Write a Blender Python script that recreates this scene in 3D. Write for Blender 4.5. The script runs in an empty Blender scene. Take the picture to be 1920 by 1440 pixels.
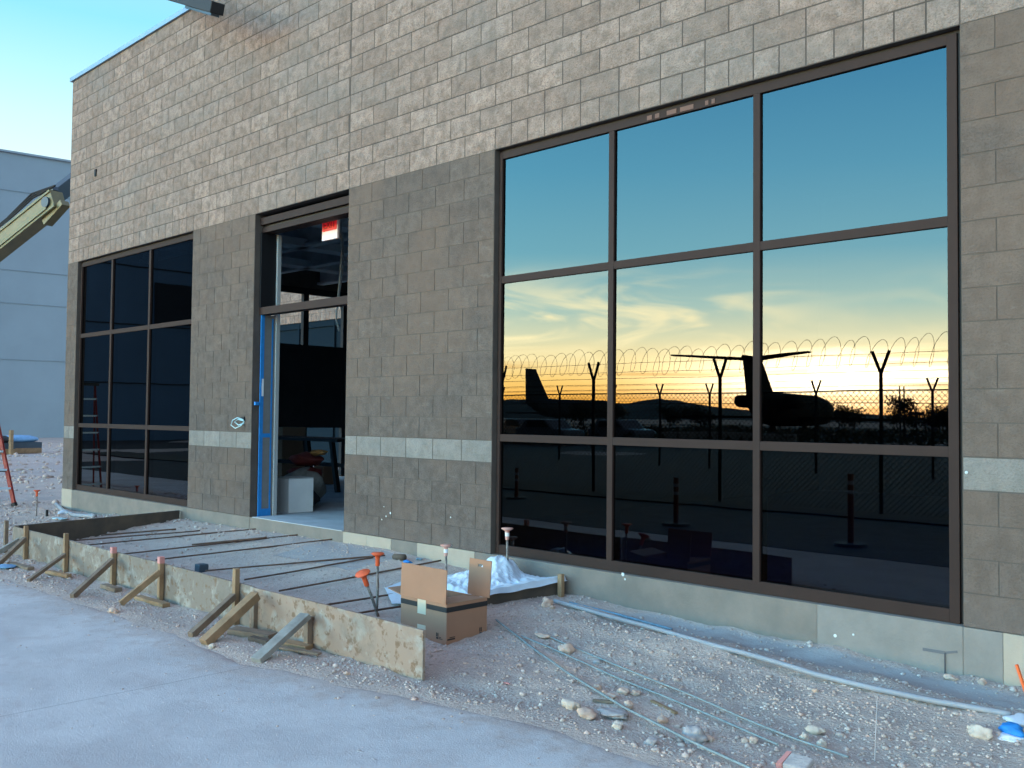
import bpy, math, random
import numpy as np
from mathutils import Vector, Matrix, noise
random.seed(7); np.random.seed(7)
R = math.radians
SC = bpy.context.scene
COL = SC.collection
H = 0.2032                       # one block course (m)

# ------------------------------------------------------------------ camera
CF = 1797.18; CYAW = R(44.513); CPIT = R(1.988); CROL = R(0.577)
CPOS = Vector((6.186, -6.039, 1.225))
fw = Vector((-math.sin(CYAW)*math.cos(CPIT), math.cos(CYAW)*math.cos(CPIT), math.sin(CPIT)))
rt = Vector((math.cos(CYAW), math.sin(CYAW), 0)); up = rt.cross(fw)
rt2 = rt*math.cos(CROL)+up*math.sin(CROL); up2 = -rt*math.sin(CROL)+up*math.cos(CROL)
cam = bpy.data.objects.new('camera', bpy.data.cameras.new('camera')); COL.objects.link(cam)
cam.matrix_world = Matrix(((rt2.x, up2.x, -fw.x, CPOS.x), (rt2.y, up2.y, -fw.y, CPOS.y),
                           (rt2.z, up2.z, -fw.z, CPOS.z), (0, 0, 0, 1)))
cam.data.sensor_width = 36; cam.data.lens = 36*CF/1920
cam.data.clip_start = 0.05; cam.data.clip_end = 8000
SC.camera = cam
SC.view_settings.view_transform = 'Standard'; SC.view_settings.look = 'None'
SC.view_settings.exposure = 0.2; SC.view_settings.gamma = 1
SC.cycles.transparent_max_bounces = 16
SC.cycles.max_bounces = 8
SC.cycles.caustics_reflective = False

def ray(px, py): return fw + rt2*((px-960)/CF) - up2*((py-720)/CF)
def G(px, py, z): d = ray(px, py); return CPOS + d*((z-CPOS.z)/d.z)
def W(px, py, y=0.0): d = ray(px, py); return CPOS + d*((y-CPOS.y)/d.y)
YG = 0.073                        # glass plane of the front windows
def VD(px, py, Z):               # a thing seen in the glass: real place on this side of it
    p = CPOS + ray(px, py)*Z
    return Vector((p.x, 2*YG-p.y, p.z))

# ------------------------------------------------------------------ node helpers
class NT:
    def __init__(s, tree):
        s.t = tree; s.n = tree.nodes; s.l = tree.links
    def node(s, typ, **kw):
        n = s.n.new(typ)
        for k, v in kw.items(): setattr(n, k, v)
        return n
    def put(s, sock, v):
        if isinstance(v, bpy.types.NodeSocket): s.l.new(v, sock)
        elif v is not None:
            if isinstance(v, (tuple, list)) and len(v) == 3 and sock.type == 'RGBA': v = (*v, 1)
            sock.default_value = v
    def math(s, op, a, b=None, c=None, clamp=False):
        n = s.node('ShaderNodeMath', operation=op, use_clamp=clamp)
        s.put(n.inputs[0], a)
        if b is not None: s.put(n.inputs[1], b)
        if c is not None: s.put(n.inputs[2], c)
        return n.outputs[0]
    def mix(s, f, a, b, mode='MIX'):
        n = s.node('ShaderNodeMix', data_type='RGBA', blend_type=mode)
        s.put(n.inputs[0], f); s.put(n.inputs[6], a); s.put(n.inputs[7], b)
        return n.outputs[2]
    def ramp(s, f, stops, interp='LINEAR'):
        n = s.node('ShaderNodeValToRGB'); cr = n.color_ramp; cr.interpolation = interp
        while len(cr.elements) < len(stops): cr.elements.new(0.5)
        for e, (p, c) in zip(cr.elements, stops):
            e.position = p; e.color = (*c, 1) if len(c) == 3 else c
        s.put(n.inputs[0], f); return n.outputs[0]
    def smooth(s, v, a, b):
        n = s.node('ShaderNodeMapRange', interpolation_type='SMOOTHSTEP')
        s.put(n.inputs[0], v); n.inputs[1].default_value = a; n.inputs[2].default_value = b
        return n.outputs[0]
    def noise(s, vec, scale, detail=4, rough=.55, dist=0):
        n = s.node('ShaderNodeTexNoise')
        if vec is not None: s.put(n.inputs['Vector'], vec)
        n.inputs['Scale'].default_value = scale; n.inputs['Detail'].default_value = detail
        n.inputs['Roughness'].default_value = rough; n.inputs['Distortion'].default_value = dist
        return n.outputs[0]
    def scale(s, vec, sc):
        n = s.node('ShaderNodeMapping'); s.put(n.inputs[0], vec); n.inputs['Scale'].default_value = sc
        return n.outputs[0]

# ------------------------------------------------------------------ world: dusk sky
SUN_AZ = R(25.5)                 # to the left of -y, i.e. behind the camera
SUND = Vector((-math.sin(SUN_AZ), -math.cos(SUN_AZ), 0))
w = bpy.data.worlds.new('World'); SC.world = w; w.use_nodes = True
T = NT(w.node_tree); T.n.clear()
tc = T.node('ShaderNodeTexCoord'); sep = T.node('ShaderNodeSeparateXYZ'); T.l.new(tc.outputs['Generated'], sep.inputs[0])
dx, dy, dz = sep.outputs
hl = T.math('SQRT', T.math('ADD', T.math('MULTIPLY', dx, dx), T.math('MULTIPLY', dy, dy)))
dots = T.math('ADD', T.math('MULTIPLY', dx, SUND.x), T.math('MULTIPLY', dy, SUND.y))
dotn = T.math('DIVIDE', dots, T.math('MAXIMUM', hl, 1e-3))
side = T.math('ADD', T.math('MULTIPLY', dx, SUND.y), T.math('MULTIPLY', dy, -SUND.x))   # signed, across the sun's azimuth
KW = 19.6                        # how much brighter the sunset side is than its image in the dark glass
west = T.ramp(T.math('MULTIPLY', dz, 2.0, clamp=True), [
    (0.0, (.78, .30, .035)), (.035, (.88, .42, .06)), (.075, (.92, .60, .17)), (.12, (.90, .74, .36)), (.165, (.66, .68, .44)),
    (.23, (.34, .53, .48)), (.34, (.14, .38, .47)), (.50, (.08, .30, .44)), (.68, (.045, .22, .38)), (1.0, (.03, .16, .36))])
lp_off = T.scale(T.node('ShaderNodeCombineXYZ').outputs[0], (1, 1, 1))
cxy = T.node('ShaderNodeCombineXYZ'); T.l.new(side, cxy.inputs[0]); T.l.new(dz, cxy.inputs[1])
cn = T.noise(T.scale(cxy.outputs[0], (5.5, 16, 1)), 1.2, 3, .5, 1.9)
cn2 = T.noise(T.scale(cxy.outputs[0], (3.0, 60, 1)), 1.0, 3, .5, .6)
band = T.math('MULTIPLY', T.smooth(dz, .045, .075), T.math('SUBTRACT', 1, T.smooth(dz, .10, .165)))
cm = T.math('MULTIPLY', T.math('MULTIPLY', T.smooth(cn, .40, .66), band), T.math('ADD', .18, T.math('MULTIPLY', T.smooth(side, .0, .13), .82)))
west = T.mix(T.math('MULTIPLY', cm, .82), west, (1.0, .88, .50))
low = T.math('SUBTRACT', 1, T.smooth(dz, .05, .075))
streak = T.math('MULTIPLY', T.smooth(cn2, .50, .62), low)
west = T.mix(T.math('MULTIPLY', streak, .5), west, (.66, .34, .07))
# bright core above the set sun
s2 = T.math('MULTIPLY', side, side)
e1 = T.math('SUBTRACT', dz, .041)
g1 = T.math('ADD', T.math('MULTIPLY', s2, 1/.016), T.math('MULTIPLY', T.math('MULTIPLY', e1, e1), 1/.0005))
core = T.math('MULTIPLY', T.math('EXPONENT', T.math('MULTIPLY', g1, -1)), T.math('SUBTRACT', 1, T.math('MULTIPLY', T.smooth(cn2, .46, .60), .55)))
west = T.mix(core, west, (3.4, 2.8, 1.8))
west = T.mix(1, west, (KW, KW, KW), 'MULTIPLY')
rest = T.ramp(T.math('ADD', T.math('MULTIPLY', dz, 1.0), 0.0, clamp=True), [
    (0.0, (.95, 1.05, 1.08)), (.20, (.78, 1.0, 1.05)), (.27, (.58, .92, 1.02)), (.36, (.26, .72, .97)), (.5, (.42, .64, .98)), (1.0, (.58, .68, 1.02))])
rest = T.mix(1, rest, (1.0, 1.0, 1.0), 'MULTIPLY')
azw = T.smooth(dotn, .38, .90); elw = T.math('SUBTRACT', 1, T.smooth(dz, .36, .52))
skyc = T.mix(T.math('MULTIPLY', azw, elw), rest, west)
nish = T.node('ShaderNodeTexSky', sky_type='NISHITA'); nish.sun_disc = False
nish.sun_elevation = R(2.0); nish.sun_rotation = R(180)+SUN_AZ
bg = T.node('ShaderNodeBackground'); T.put(bg.inputs[0], skyc); bg.inputs[1].default_value = 1.0
bg2 = T.node('ShaderNodeBackground'); T.l.new(nish.outputs[0], bg2.inputs[0]); bg2.inputs[1].default_value = 0.05
ad = T.node('ShaderNodeAddShader'); T.l.new(bg.outputs[0], ad.inputs[0]); T.l.new(bg2.outputs[0], ad.inputs[1])
out = T.node('ShaderNodeOutputWorld'); T.l.new(ad.outputs[0], out.inputs[0])

sl = bpy.data.lights.new('sun', 'SUN'); sl.energy = 0.02; sl.angle = R(4.0); sl.color = (1, .72, .42)
so = bpy.data.objects.new('sun', sl); COL.objects.link(so)
sd = Vector((SUND.x, SUND.y, math.tan(R(2.2)))).normalized()
so.rotation_euler = sd.to_track_quat('Z', 'Y').to_euler()

# ------------------------------------------------------------------ materials
def mat(name, col=(.5, .5, .5), rough=.8, metal=0, var=0.0, vscale=6.0, bump=0.0, bscale=40.0, col2=None, spec=.4, emit=None, coord='Object', vdist=0):
    m = bpy.data.materials.new(name); m.use_nodes = True
    t = NT(m.node_tree); b = t.n['Principled BSDF']
    b.inputs['Roughness'].default_value = rough; b.inputs['Metallic'].default_value = metal
    b.inputs['Specular IOR Level'].default_value = spec
    c = (*col, 1)
    tcn = t.node('ShaderNodeTexCoord'); v = tcn.outputs[coord]
    if var > 0 or col2:
        c2 = col2 if col2 else tuple(x*(1-var) for x in col)
        f = t.ramp(t.noise(v, vscale, 6, .6, vdist), [(.34, (0, 0, 0)), (.66, (1, 1, 1))])
        t.put(b.inputs['Base Color'], t.mix(f, c, (*c2, 1)))
    else: b.inputs['Base Color'].default_value = c
    if bump > 0:
        bn = t.node('ShaderNodeBump'); bn.inputs['Strength'].default_value = 1; bn.inputs['Distance'].default_value = bump
        t.l.new(t.noise(v, bscale, 5, .6), bn.inputs['Height']); t.l.new(bn.outputs[0], b.inputs['Normal'])
    if emit:
        b.inputs['Emission Color'].default_value = (*emit[0], 1); b.inputs['Emission Strength'].default_value = emit[1]
    return m

def block_mat(name, c_lo, c_hi, bump, stain=0.0, grain=.25, warm=False):
    """masonry: each block has its own tone (attribute), fine grain, large weather stains"""
    m = bpy.data.materials.new(name); m.use_nodes = True
    t = NT(m.node_tree); b = t.n['Principled BSDF']; b.inputs['Roughness'].default_value = .92
    b.inputs['Specular IOR Level'].default_value = .2
    at = t.node('ShaderNodeAttribute', attribute_name='tone'); tcn = t.node('ShaderNodeTexCoord'); v = tcn.outputs['Object']
    c = t.mix(at.outputs['Fac'], c_lo, c_hi)
    n1 = t.noise(v, 9, 6, .65); n2 = t.noise(v, 70, 3, .7)
    c = t.mix(t.math('MULTIPLY', t.smooth(n1, .35, .68), grain*1.3), c, tuple(x*.62 for x in c_lo))
    c = t.mix(t.math('MULTIPLY', t.smooth(n2, .45, .7), grain), c, tuple(x*.45 for x in c_lo))
    if warm:
        n4 = t.noise(v, .8, 4, .6, .4); c = t.mix(t.math('MULTIPLY', t.smooth(n4, .42, .62), .45), c, (.17, .115, .086))
        n5 = t.noise(t.scale(v, (3, 1, 9)), 1.6, 6, .75, .3); c = t.mix(t.math('MULTIPLY', t.smooth(n5, .57, .70), .30), c, (.22, .19, .165))
        sx_ = t.node('ShaderNodeSeparateXYZ'); t.l.new(v, sx_.inputs[0]); dirt = t.math('SUBTRACT', 1, t.smooth(t.math('ADD', sx_.outputs[2], t.math('MULTIPLY', n1, .35)), .05, .55))
        c = t.mix(t.math('MULTIPLY', dirt, .35), c, (.175, .15, .138))
    if stain > 0:
        n3 = t.noise(t.scale(v, (.55, 1, .8)), .9, 5, .6, .5)
        c = t.mix(t.math('MULTIPLY', t.smooth(n3, .48, .68), stain), c, (.20, .18, .163))
    t.put(b.inputs['Base Color'], c)
    bn = t.node('ShaderNodeBump'); bn.inputs['Strength'].default_value = 1; bn.inputs['Distance'].default_value = bump
    t.l.new(t.math('ADD', n2, t.math('MULTIPLY', n1, 1.2)), bn.inputs['Height']); t.l.new(bn.outputs[0], b.inputs['Normal'])
    return m

def glass_mat(name, c0=.09, tint=(.10, .15, .20)):
    m = bpy.data.materials.new(name); m.use_nodes = True
    t = NT(m.node_tree); t.n.clear()
    lw = t.node('ShaderNodeLayerWeight'); lw.inputs[0].default_value = .5
    f = t.math('ADD', t.math('MULTIPLY', t.math('POWER', lw.outputs['Facing'], 5.0), .85), c0)
    ge = t.node('ShaderNodeNewGeometry'); front = t.math('SUBTRACT', 1, ge.outputs['Backfacing'])
    f = t.math('MULTIPLY', f, front)
    tr = t.node('ShaderNodeBsdfTransparent'); t.put(tr.inputs[0], t.mix(ge.outputs['Backfacing'], (*tint, 1), (1, 1, 1, 1)))
    gl = t.node('ShaderNodeBsdfGlossy'); gl.inputs['Roughness'].default_value = 0; gl.inputs[0].default_value = (1, 1, 1, 1)
    gtc = t.node('ShaderNodeTexCoord'); gb = t.node('ShaderNodeBump'); gb.inputs['Strength'].default_value = 1; gb.inputs['Distance'].default_value = .0007
    t.l.new(t.noise(gtc.outputs['Object'], 1.3, 1, .4), gb.inputs['Height']); t.l.new(gb.outputs[0], gl.inputs['Normal'])
    mx = t.node('ShaderNodeMixShader'); t.put(mx.inputs[0], f); t.l.new(tr.outputs[0], mx.inputs[1]); t.l.new(gl.outputs[0], mx.inputs[2])
    o = t.node('ShaderNodeOutputMaterial'); t.l.new(mx.outputs[0], o.inputs[0])
    return m

M = {}
M['pale'] = block_mat('split_face_block', (.285, .205, .166), (.41, .30, .245), .012, .42, .6)
M['taupe'] = block_mat('smooth_taupe_block', (.130, .100, .085), (.160, .123, .103), .005, 0, .5, True)
M['band'] = block_mat('pale_band_block', (.24, .21, .185), (.33, .29, .255), .007, 0, .35)
M['mortar'] = mat('mortar', (.11, .086, .073), .95, var=.25, vscale=8, bump=.003)
M['mortar_dark'] = mat('joint_of_smooth_block', (.115, .092, .078), .95, var=.25, vscale=5, bump=.003)
M['concrete'] = mat('foundation_concrete', (.24, .20, .167), .9, var=.22, vscale=3.5, bump=.003, bscale=60, col2=(.18, .155, .132))
M['concrete_light'] = mat('patched_concrete', (.265, .238, .212), .9, var=.18, vscale=4, bump=.003, bscale=60)
M['painted_block'] = mat('primed_block', (.42, .345, .27), .85, var=.1, vscale=5, bump=.002)
M['slab'] = mat('interior_slab', (.5, .53, .55), .75, var=.25, vscale=3)
M['bronze'] = mat('bronze_aluminium', (.040, .023, .019), .65, metal=0, var=.12, vscale=5, spec=.15)
M['gap_black'] = mat('black_gap_fill', (.006, .006, .008), .6)  # black for gaps and holes; around the windows it paints in deep shadow
M['flash'] = mat('grey_metal_flashing', (.22, .30, .38), .5, metal=.5, var=.15, vscale=3)
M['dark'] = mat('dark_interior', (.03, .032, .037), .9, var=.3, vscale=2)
M['steel_dark'] = mat('painted_joist', (.62, .66, .70), .7, var=.2, vscale=4)
M['jamb_grey'] = mat('grey_film', (.20, .20, .20), .6, var=.12, vscale=12)
M['stud'] = mat('light_stud', (.42, .44, .44), .6)
M['tape'] = mat('blue_tape', (.02, .24, .64), .6, var=.15, vscale=25)
M['glass'] = glass_mat('tinted_glass', .045, (.035, .08, .16))
M['glass_small'] = glass_mat('tinted_glass_end_window', .05, (.05, .10, .16))
M['panel_grey'] = mat('tilt_up_panel', (.29, .36, .42), .85, var=.08, vscale=.4)
M['panel_joint'] = mat('panel_joint', (.25, .31, .36), .9)
M['hangar'] = mat('dark_metal_siding', (.07, .15, .26), .6, var=.2, vscale=.3)
M['hangar_dark'] = mat('dark_opening', (.008, .012, .02), .8)
M['wing_glass'] = mat('dark_wing_glass', (.012, .022, .032), .95, spec=.02)
M['residue'] = mat('torn_film_residue', (.16, .085, .065), .8)
M['asphalt'] = mat('asphalt', (.020, .022, .028), .9, var=.3, vscale=.8, bump=.004)
M['soil_dark'] = mat('dark_soil', (.012, .013, .012), .95, var=.3, vscale=2)
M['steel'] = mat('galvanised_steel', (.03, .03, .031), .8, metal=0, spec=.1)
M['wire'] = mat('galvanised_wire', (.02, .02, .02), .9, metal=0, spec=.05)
M['coil'] = mat('weathered_wire', (.16, .13, .09), .7)
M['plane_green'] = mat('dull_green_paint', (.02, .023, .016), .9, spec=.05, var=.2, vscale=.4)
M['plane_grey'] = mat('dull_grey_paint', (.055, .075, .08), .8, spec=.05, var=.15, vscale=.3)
M['hill'] = mat('far_hill', (.022, .022, .024), 1, var=.2, vscale=.01)
M['leaf'] = mat('dark_foliage', (.035, .05, .025), .9, var=.4, vscale=1.5)
M['bark'] = mat('bark', (.06, .045, .035), .9)
M['ply'] = None
M['lumber'] = mat('fresh_lumber', (.38, .235, .13), .8, var=.25, vscale=7, bump=.002, bscale=50, col2=(.24, .155, .085))
M['lumber_old'] = mat('weathered_lumber', (.28, .20, .14), .85, var=.25, vscale=9, bump=.002, bscale=50, col2=(.17, .125, .09))
M['lumber_grey'] = mat('grey_lumber', (.32, .31, .28), .85, var=.25, vscale=9, bump=.002, bscale=60, col2=(.21, .20, .18))
M['lumber_dark'] = mat('dark_form_board', (.12, .09, .065), .85, var=.3, vscale=5, bump=.002, bscale=30, col2=(.075, .06, .05))
M['pink'] = mat('pink_marking_paint', (.62, .27, .24), .7)
M['rust'] = mat('rusty_rebar', (.15, .075, .048), .85, var=.4, vscale=14, bump=.002, bscale=120, col2=(.07, .04, .03))
M['rebar_grey'] = mat('dusty_rebar', (.30, .28, .26), .8, var=.5, vscale=40, col2=(.10, .07, .055), bump=.002, bscale=90)
M['cap'] = mat('orange_plastic_cap', (.80, .13, .045), .55, var=.12, vscale=20)
M['cap_dusty'] = mat('faded_orange_cap', (.72, .30, .22), .65, var=.2, vscale=30, col2=(.62, .42, .36))
M['card'] = mat('cardboard', (.40, .205, .125), .85, var=.08, vscale=5)
M['card_in'] = mat('cardboard_inside', (.36, .22, .14), .9, var=.1, vscale=5)
M['print'] = mat('black_print', (.025, .022, .022), .7)
M['tape_pale'] = mat('pale_tape', (.62, .50, .36), .5)
M['sheet'] = mat('white_plastic_sheet', (.66, .72, .78), .55, var=.12, vscale=4, bump=.006, bscale=14, col2=(.52, .58, .66))
M['pvc'] = mat('pvc_conduit', (.31, .32, .345), .5, var=.12, vscale=6)
M['rod'] = mat('pale_blue_rod', (.27, .33, .34), .5, var=.3, vscale=30)
M['rod_blue'] = mat('blue_grey_rod', (.20, .33, .42), .5, var=.3, vscale=30)
M['white'] = mat('white_board', (.80, .82, .82), .8, var=.08, vscale=5)
M['ladder_red'] = mat('red_fibreglass', (.30, .035, .03), .5, var=.2, vscale=10)
M['ladder_dark'] = mat('dark_red_fibreglass', (.05, .012, .012), .5)
M['alu'] = mat('aluminium_rung', (.45, .55, .62), .4, metal=.3)
M['black'] = mat('black_rubber', (.015, .015, .017), .7)
M['boom'] = mat('cream_yellow_paint', (.21, .165, .07), .5, var=.25, vscale=3, col2=(.14, .115, .055))
M['boom_side'] = mat('olive_paint', (.22, .20, .11), .6, var=.2, vscale=2)  # plain olive tone of the boom rails
M['boom_dark'] = mat('dark_blue_steel', (.05, .075, .10), .5, var=.2, vscale=2)
M['tan_rock'] = mat('tan_rock', (.70, .48, .36), .9, var=.3, vscale=12, bump=.010, bscale=22, col2=(.48, .35, .28))
M['grey_rock'] = mat('grey_rock', (.50, .44, .41), .9, var=.3, vscale=10, bump=.010, bscale=25, col2=(.31, .29, .29))
M['white_rock'] = mat('white_rock', (.66, .57, .48), .9, var=.2, vscale=10, bump=.010, bscale=22, col2=(.52, .40, .31))
M['red_bag'] = mat('red_bag', (.20, .035, .03), .6, var=.3, vscale=12)
M['orange_bag'] = mat('orange_bag', (.42, .22, .07), .6)
M['orange_stake'] = mat('orange_stake', (.85, .14, .03), .6)
M['exit_red'] = mat('exit_red_face', (.42, .012, .02), .4, emit=((.8, .02, .03), .35))
M['exit_letter'] = mat('exit_letters', (.25, .01, .01), .4, emit=((1, .12, .10), .02))
M['exit_white'] = mat('exit_white', (.80, .62, .60), .5, emit=((1, .72, .70), .05))
M['delineator'] = mat('dark_orange_delineator', (.14, .03, .015), .6)
M['car'] = mat('parked_vehicle_paint', (.10, .12, .14), .4)
M['pallet_blue'] = mat('blue_tarp', (.18, .36, .58), .6, var=.2, vscale=10)
M['stain'] = mat('dark_water_stain', (.13, .13, .14), .9)
M['chip'] = mat('white_chip', (.62, .64, .62), .9)
M['cyan'] = mat('pale_cyan_plastic', (.45, .66, .70), .5)

# plywood form board: pale release-washed ply with brown blotches
def ply():
    m = bpy.data.materials.new('washed_plywood'); m.use_nodes = True
    t = NT(m.node_tree); b = t.n['Principled BSDF']; b.inputs['Roughness'].default_value = .85
    tcn = t.node('ShaderNodeTexCoord'); v = tcn.outputs['Object']
    at = t.node('ShaderNodeAttribute', attribute_name='tone')
    base = t.mix(at.outputs['Fac'], (.21, .175, .14), (.34, .235, .17))
    n1 = t.noise(v, 7, 5, .6, .5); n2 = t.noise(t.scale(v, (1, 1, 1)), 16, 4, .6); n3 = t.noise(v, 3.2, 5, .65)
    c = t.mix(t.math('MULTIPLY', t.smooth(n1, .5, .68), .75), base, (.40, .365, .31))
    c = t.mix(t.math('MULTIPLY', t.smooth(n2, .53, .66), .85), c, (.19, .105, .055))
    c = t.mix(t.math('MULTIPLY', t.smooth(n3, .52, .7), .4), c, (.13, .118, .095))
    t.put(b.inputs['Base Color'], c)
    return m
M['ply'] = ply()

# ground: pale gravelly dirt, smooth packed pad in front, a dusty trench by the wall
def ground_mat():
    m = bpy.data.materials.new('gravelly_dirt'); m.use_nodes = True
    t = NT(m.node_tree); b = t.n['Principled BSDF']; b.inputs['Roughness'].default_value = .95; b.inputs['Specular IOR Level'].default_value = .15
    tcn = t.node('ShaderNodeTexCoord'); v = tcn.outputs['Object']
    big = t.noise(v, 1.3, 6, .6); mid = t.noise(v, 14, 5, .7); fine = t.noise(v, 85, 4, .75)
    vor = t.node('ShaderNodeTexVoronoi'); t.put(vor.inputs['Vector'], v); vor.inputs['Scale'].default_value = 42
    c = t.mix(t.smooth(big, .35, .65), (.58, .46, .395), (.47, .385, .345))
    c = t.mix(t.math('MULTIPLY', t.smooth(mid, .5, .7), .35), c, (.30, .235, .21))
    c = t.mix(t.math('MULTIPLY', t.smooth(fine, .52, .68), .38), c, (.21, .165, .15))
    c = t.mix(t.math('MULTIPLY', t.smooth(fine, .52, .36), .4), c, (.66, .54, .46))
    at = t.node('ShaderNodeAttribute', attribute_name='dust')
    dn = t.smooth(t.math('ADD', at.outputs['Fac'], t.math('MULTIPLY', t.math('SUBTRACT', mid, .5), .5)), .3, .7)
    c = t.mix(t.math('MULTIPLY', dn, .8), c, (.33, .325, .33))
    t.put(b.inputs['Base Color'], c)
    bn = t.node('ShaderNodeBump'); bn.inputs['Strength'].default_value = 1; bn.inputs['Distance'].default_value = .012
    hgt = t.math('ADD', t.math('MULTIPLY', fine, .8), t.math('ADD', mid, t.math('MULTIPLY', vor.outputs['Distance'], -.5)))
    t.put(bn.inputs['Height'], t.math('MULTIPLY', hgt, t.math('SUBTRACT', 1, t.math('MULTIPLY', dn, .7)))); t.l.new(bn.outputs[0], b.inputs['Normal'])
    return m
M['ground'] = ground_mat()
def pad_mat():
    m = bpy.data.materials.new('dusty_concrete_pad'); m.use_nodes = True
    t = NT(m.node_tree); b = t.n['Principled BSDF']; b.inputs['Roughness'].default_value = .9; b.inputs['Specular IOR Level'].default_value = .2
    tcn = t.node('ShaderNodeTexCoord'); v = tcn.outputs['Object']
    n1 = t.noise(v, 1.1, 6, .6, .4); n2 = t.noise(v, 9, 6, .7); n3 = t.noise(v, 110, 4, .7); n4 = t.noise(v, 3.3, 5, .7, 1)
    c = t.mix(t.smooth(n1, .35, .65), (.50, .465, .455), (.61, .575, .56))
    c = t.mix(t.math('MULTIPLY', t.smooth(n2, .52, .72), .3), c, (.40, .35, .345))
    c = t.mix(t.math('MULTIPLY', t.smooth(n3, .55, .72), .35), c, (.27, .26, .27))
    c = t.mix(t.math('MULTIPLY', t.smooth(n4, .52, .74), .45), c, (.44, .36, .34))
    ea = t.node('ShaderNodeAttribute', attribute_name='edge')
    ed = t.smooth(t.math('ADD', ea.outputs['Fac'], t.math('MULTIPLY', t.math('SUBTRACT', n2, .5), 1.6)), .35, .95)
    c = t.mix(t.math('MULTIPLY', ed, .85), c, t.mix(t.smooth(n3, .42, .62), (.54, .445, .395), (.37, .305, .28)))
    sp = t.node('ShaderNodeSeparateXYZ'); t.l.new(v, sp.inputs[0])
    jx = t.math('ABSOLUTE', t.math('SUBTRACT', t.math('ADD', sp.outputs[0], t.math('MULTIPLY', n2, .012)), .706))
    c = t.mix(t.math('MULTIPLY', t.math('SUBTRACT', 1, t.smooth(jx, .003, .009)), .45), c, (.20, .17, .165))
    t.put(b.inputs['Base Color'], c)
    bn = t.node('ShaderNodeBump'); bn.inputs['Strength'].default_value = 1; bn.inputs['Distance'].default_value = .004
    t.l.new(t.math('ADD', n3, n2), bn.inputs['Height']); t.l.new(bn.outputs[0], b.inputs['Normal'])
    return m
M['pad'] = pad_mat()
def attr_mat(name, lo, hi, rough=.9):
    m = bpy.data.materials.new(name); m.use_nodes = True
    t = NT(m.node_tree); b = t.n['Principled BSDF']; b.inputs['Roughness'].default_value = rough
    at = t.node('ShaderNodeAttribute', attribute_name='tone'); tcn = t.node('ShaderNodeTexCoord')
    c = t.ramp(at.outputs['Fac'], [(0, lo), (.6, tuple((a+b_)/2 for a, b_ in zip(lo, hi))), (.72, (.58, .41, .34)), (.86, hi), (1, (.66, .57, .51))])
    c = t.mix(t.math('MULTIPLY', t.smooth(t.noise(tcn.outputs['Object'], 60, 3), .45, .65), .3), c, tuple(x*.6 for x in lo))
    t.put(b.inputs['Base Color'], c); return m
M['stone'] = attr_mat('loose_gravel', (.44, .345, .30), (.58, .47, .41))

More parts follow.
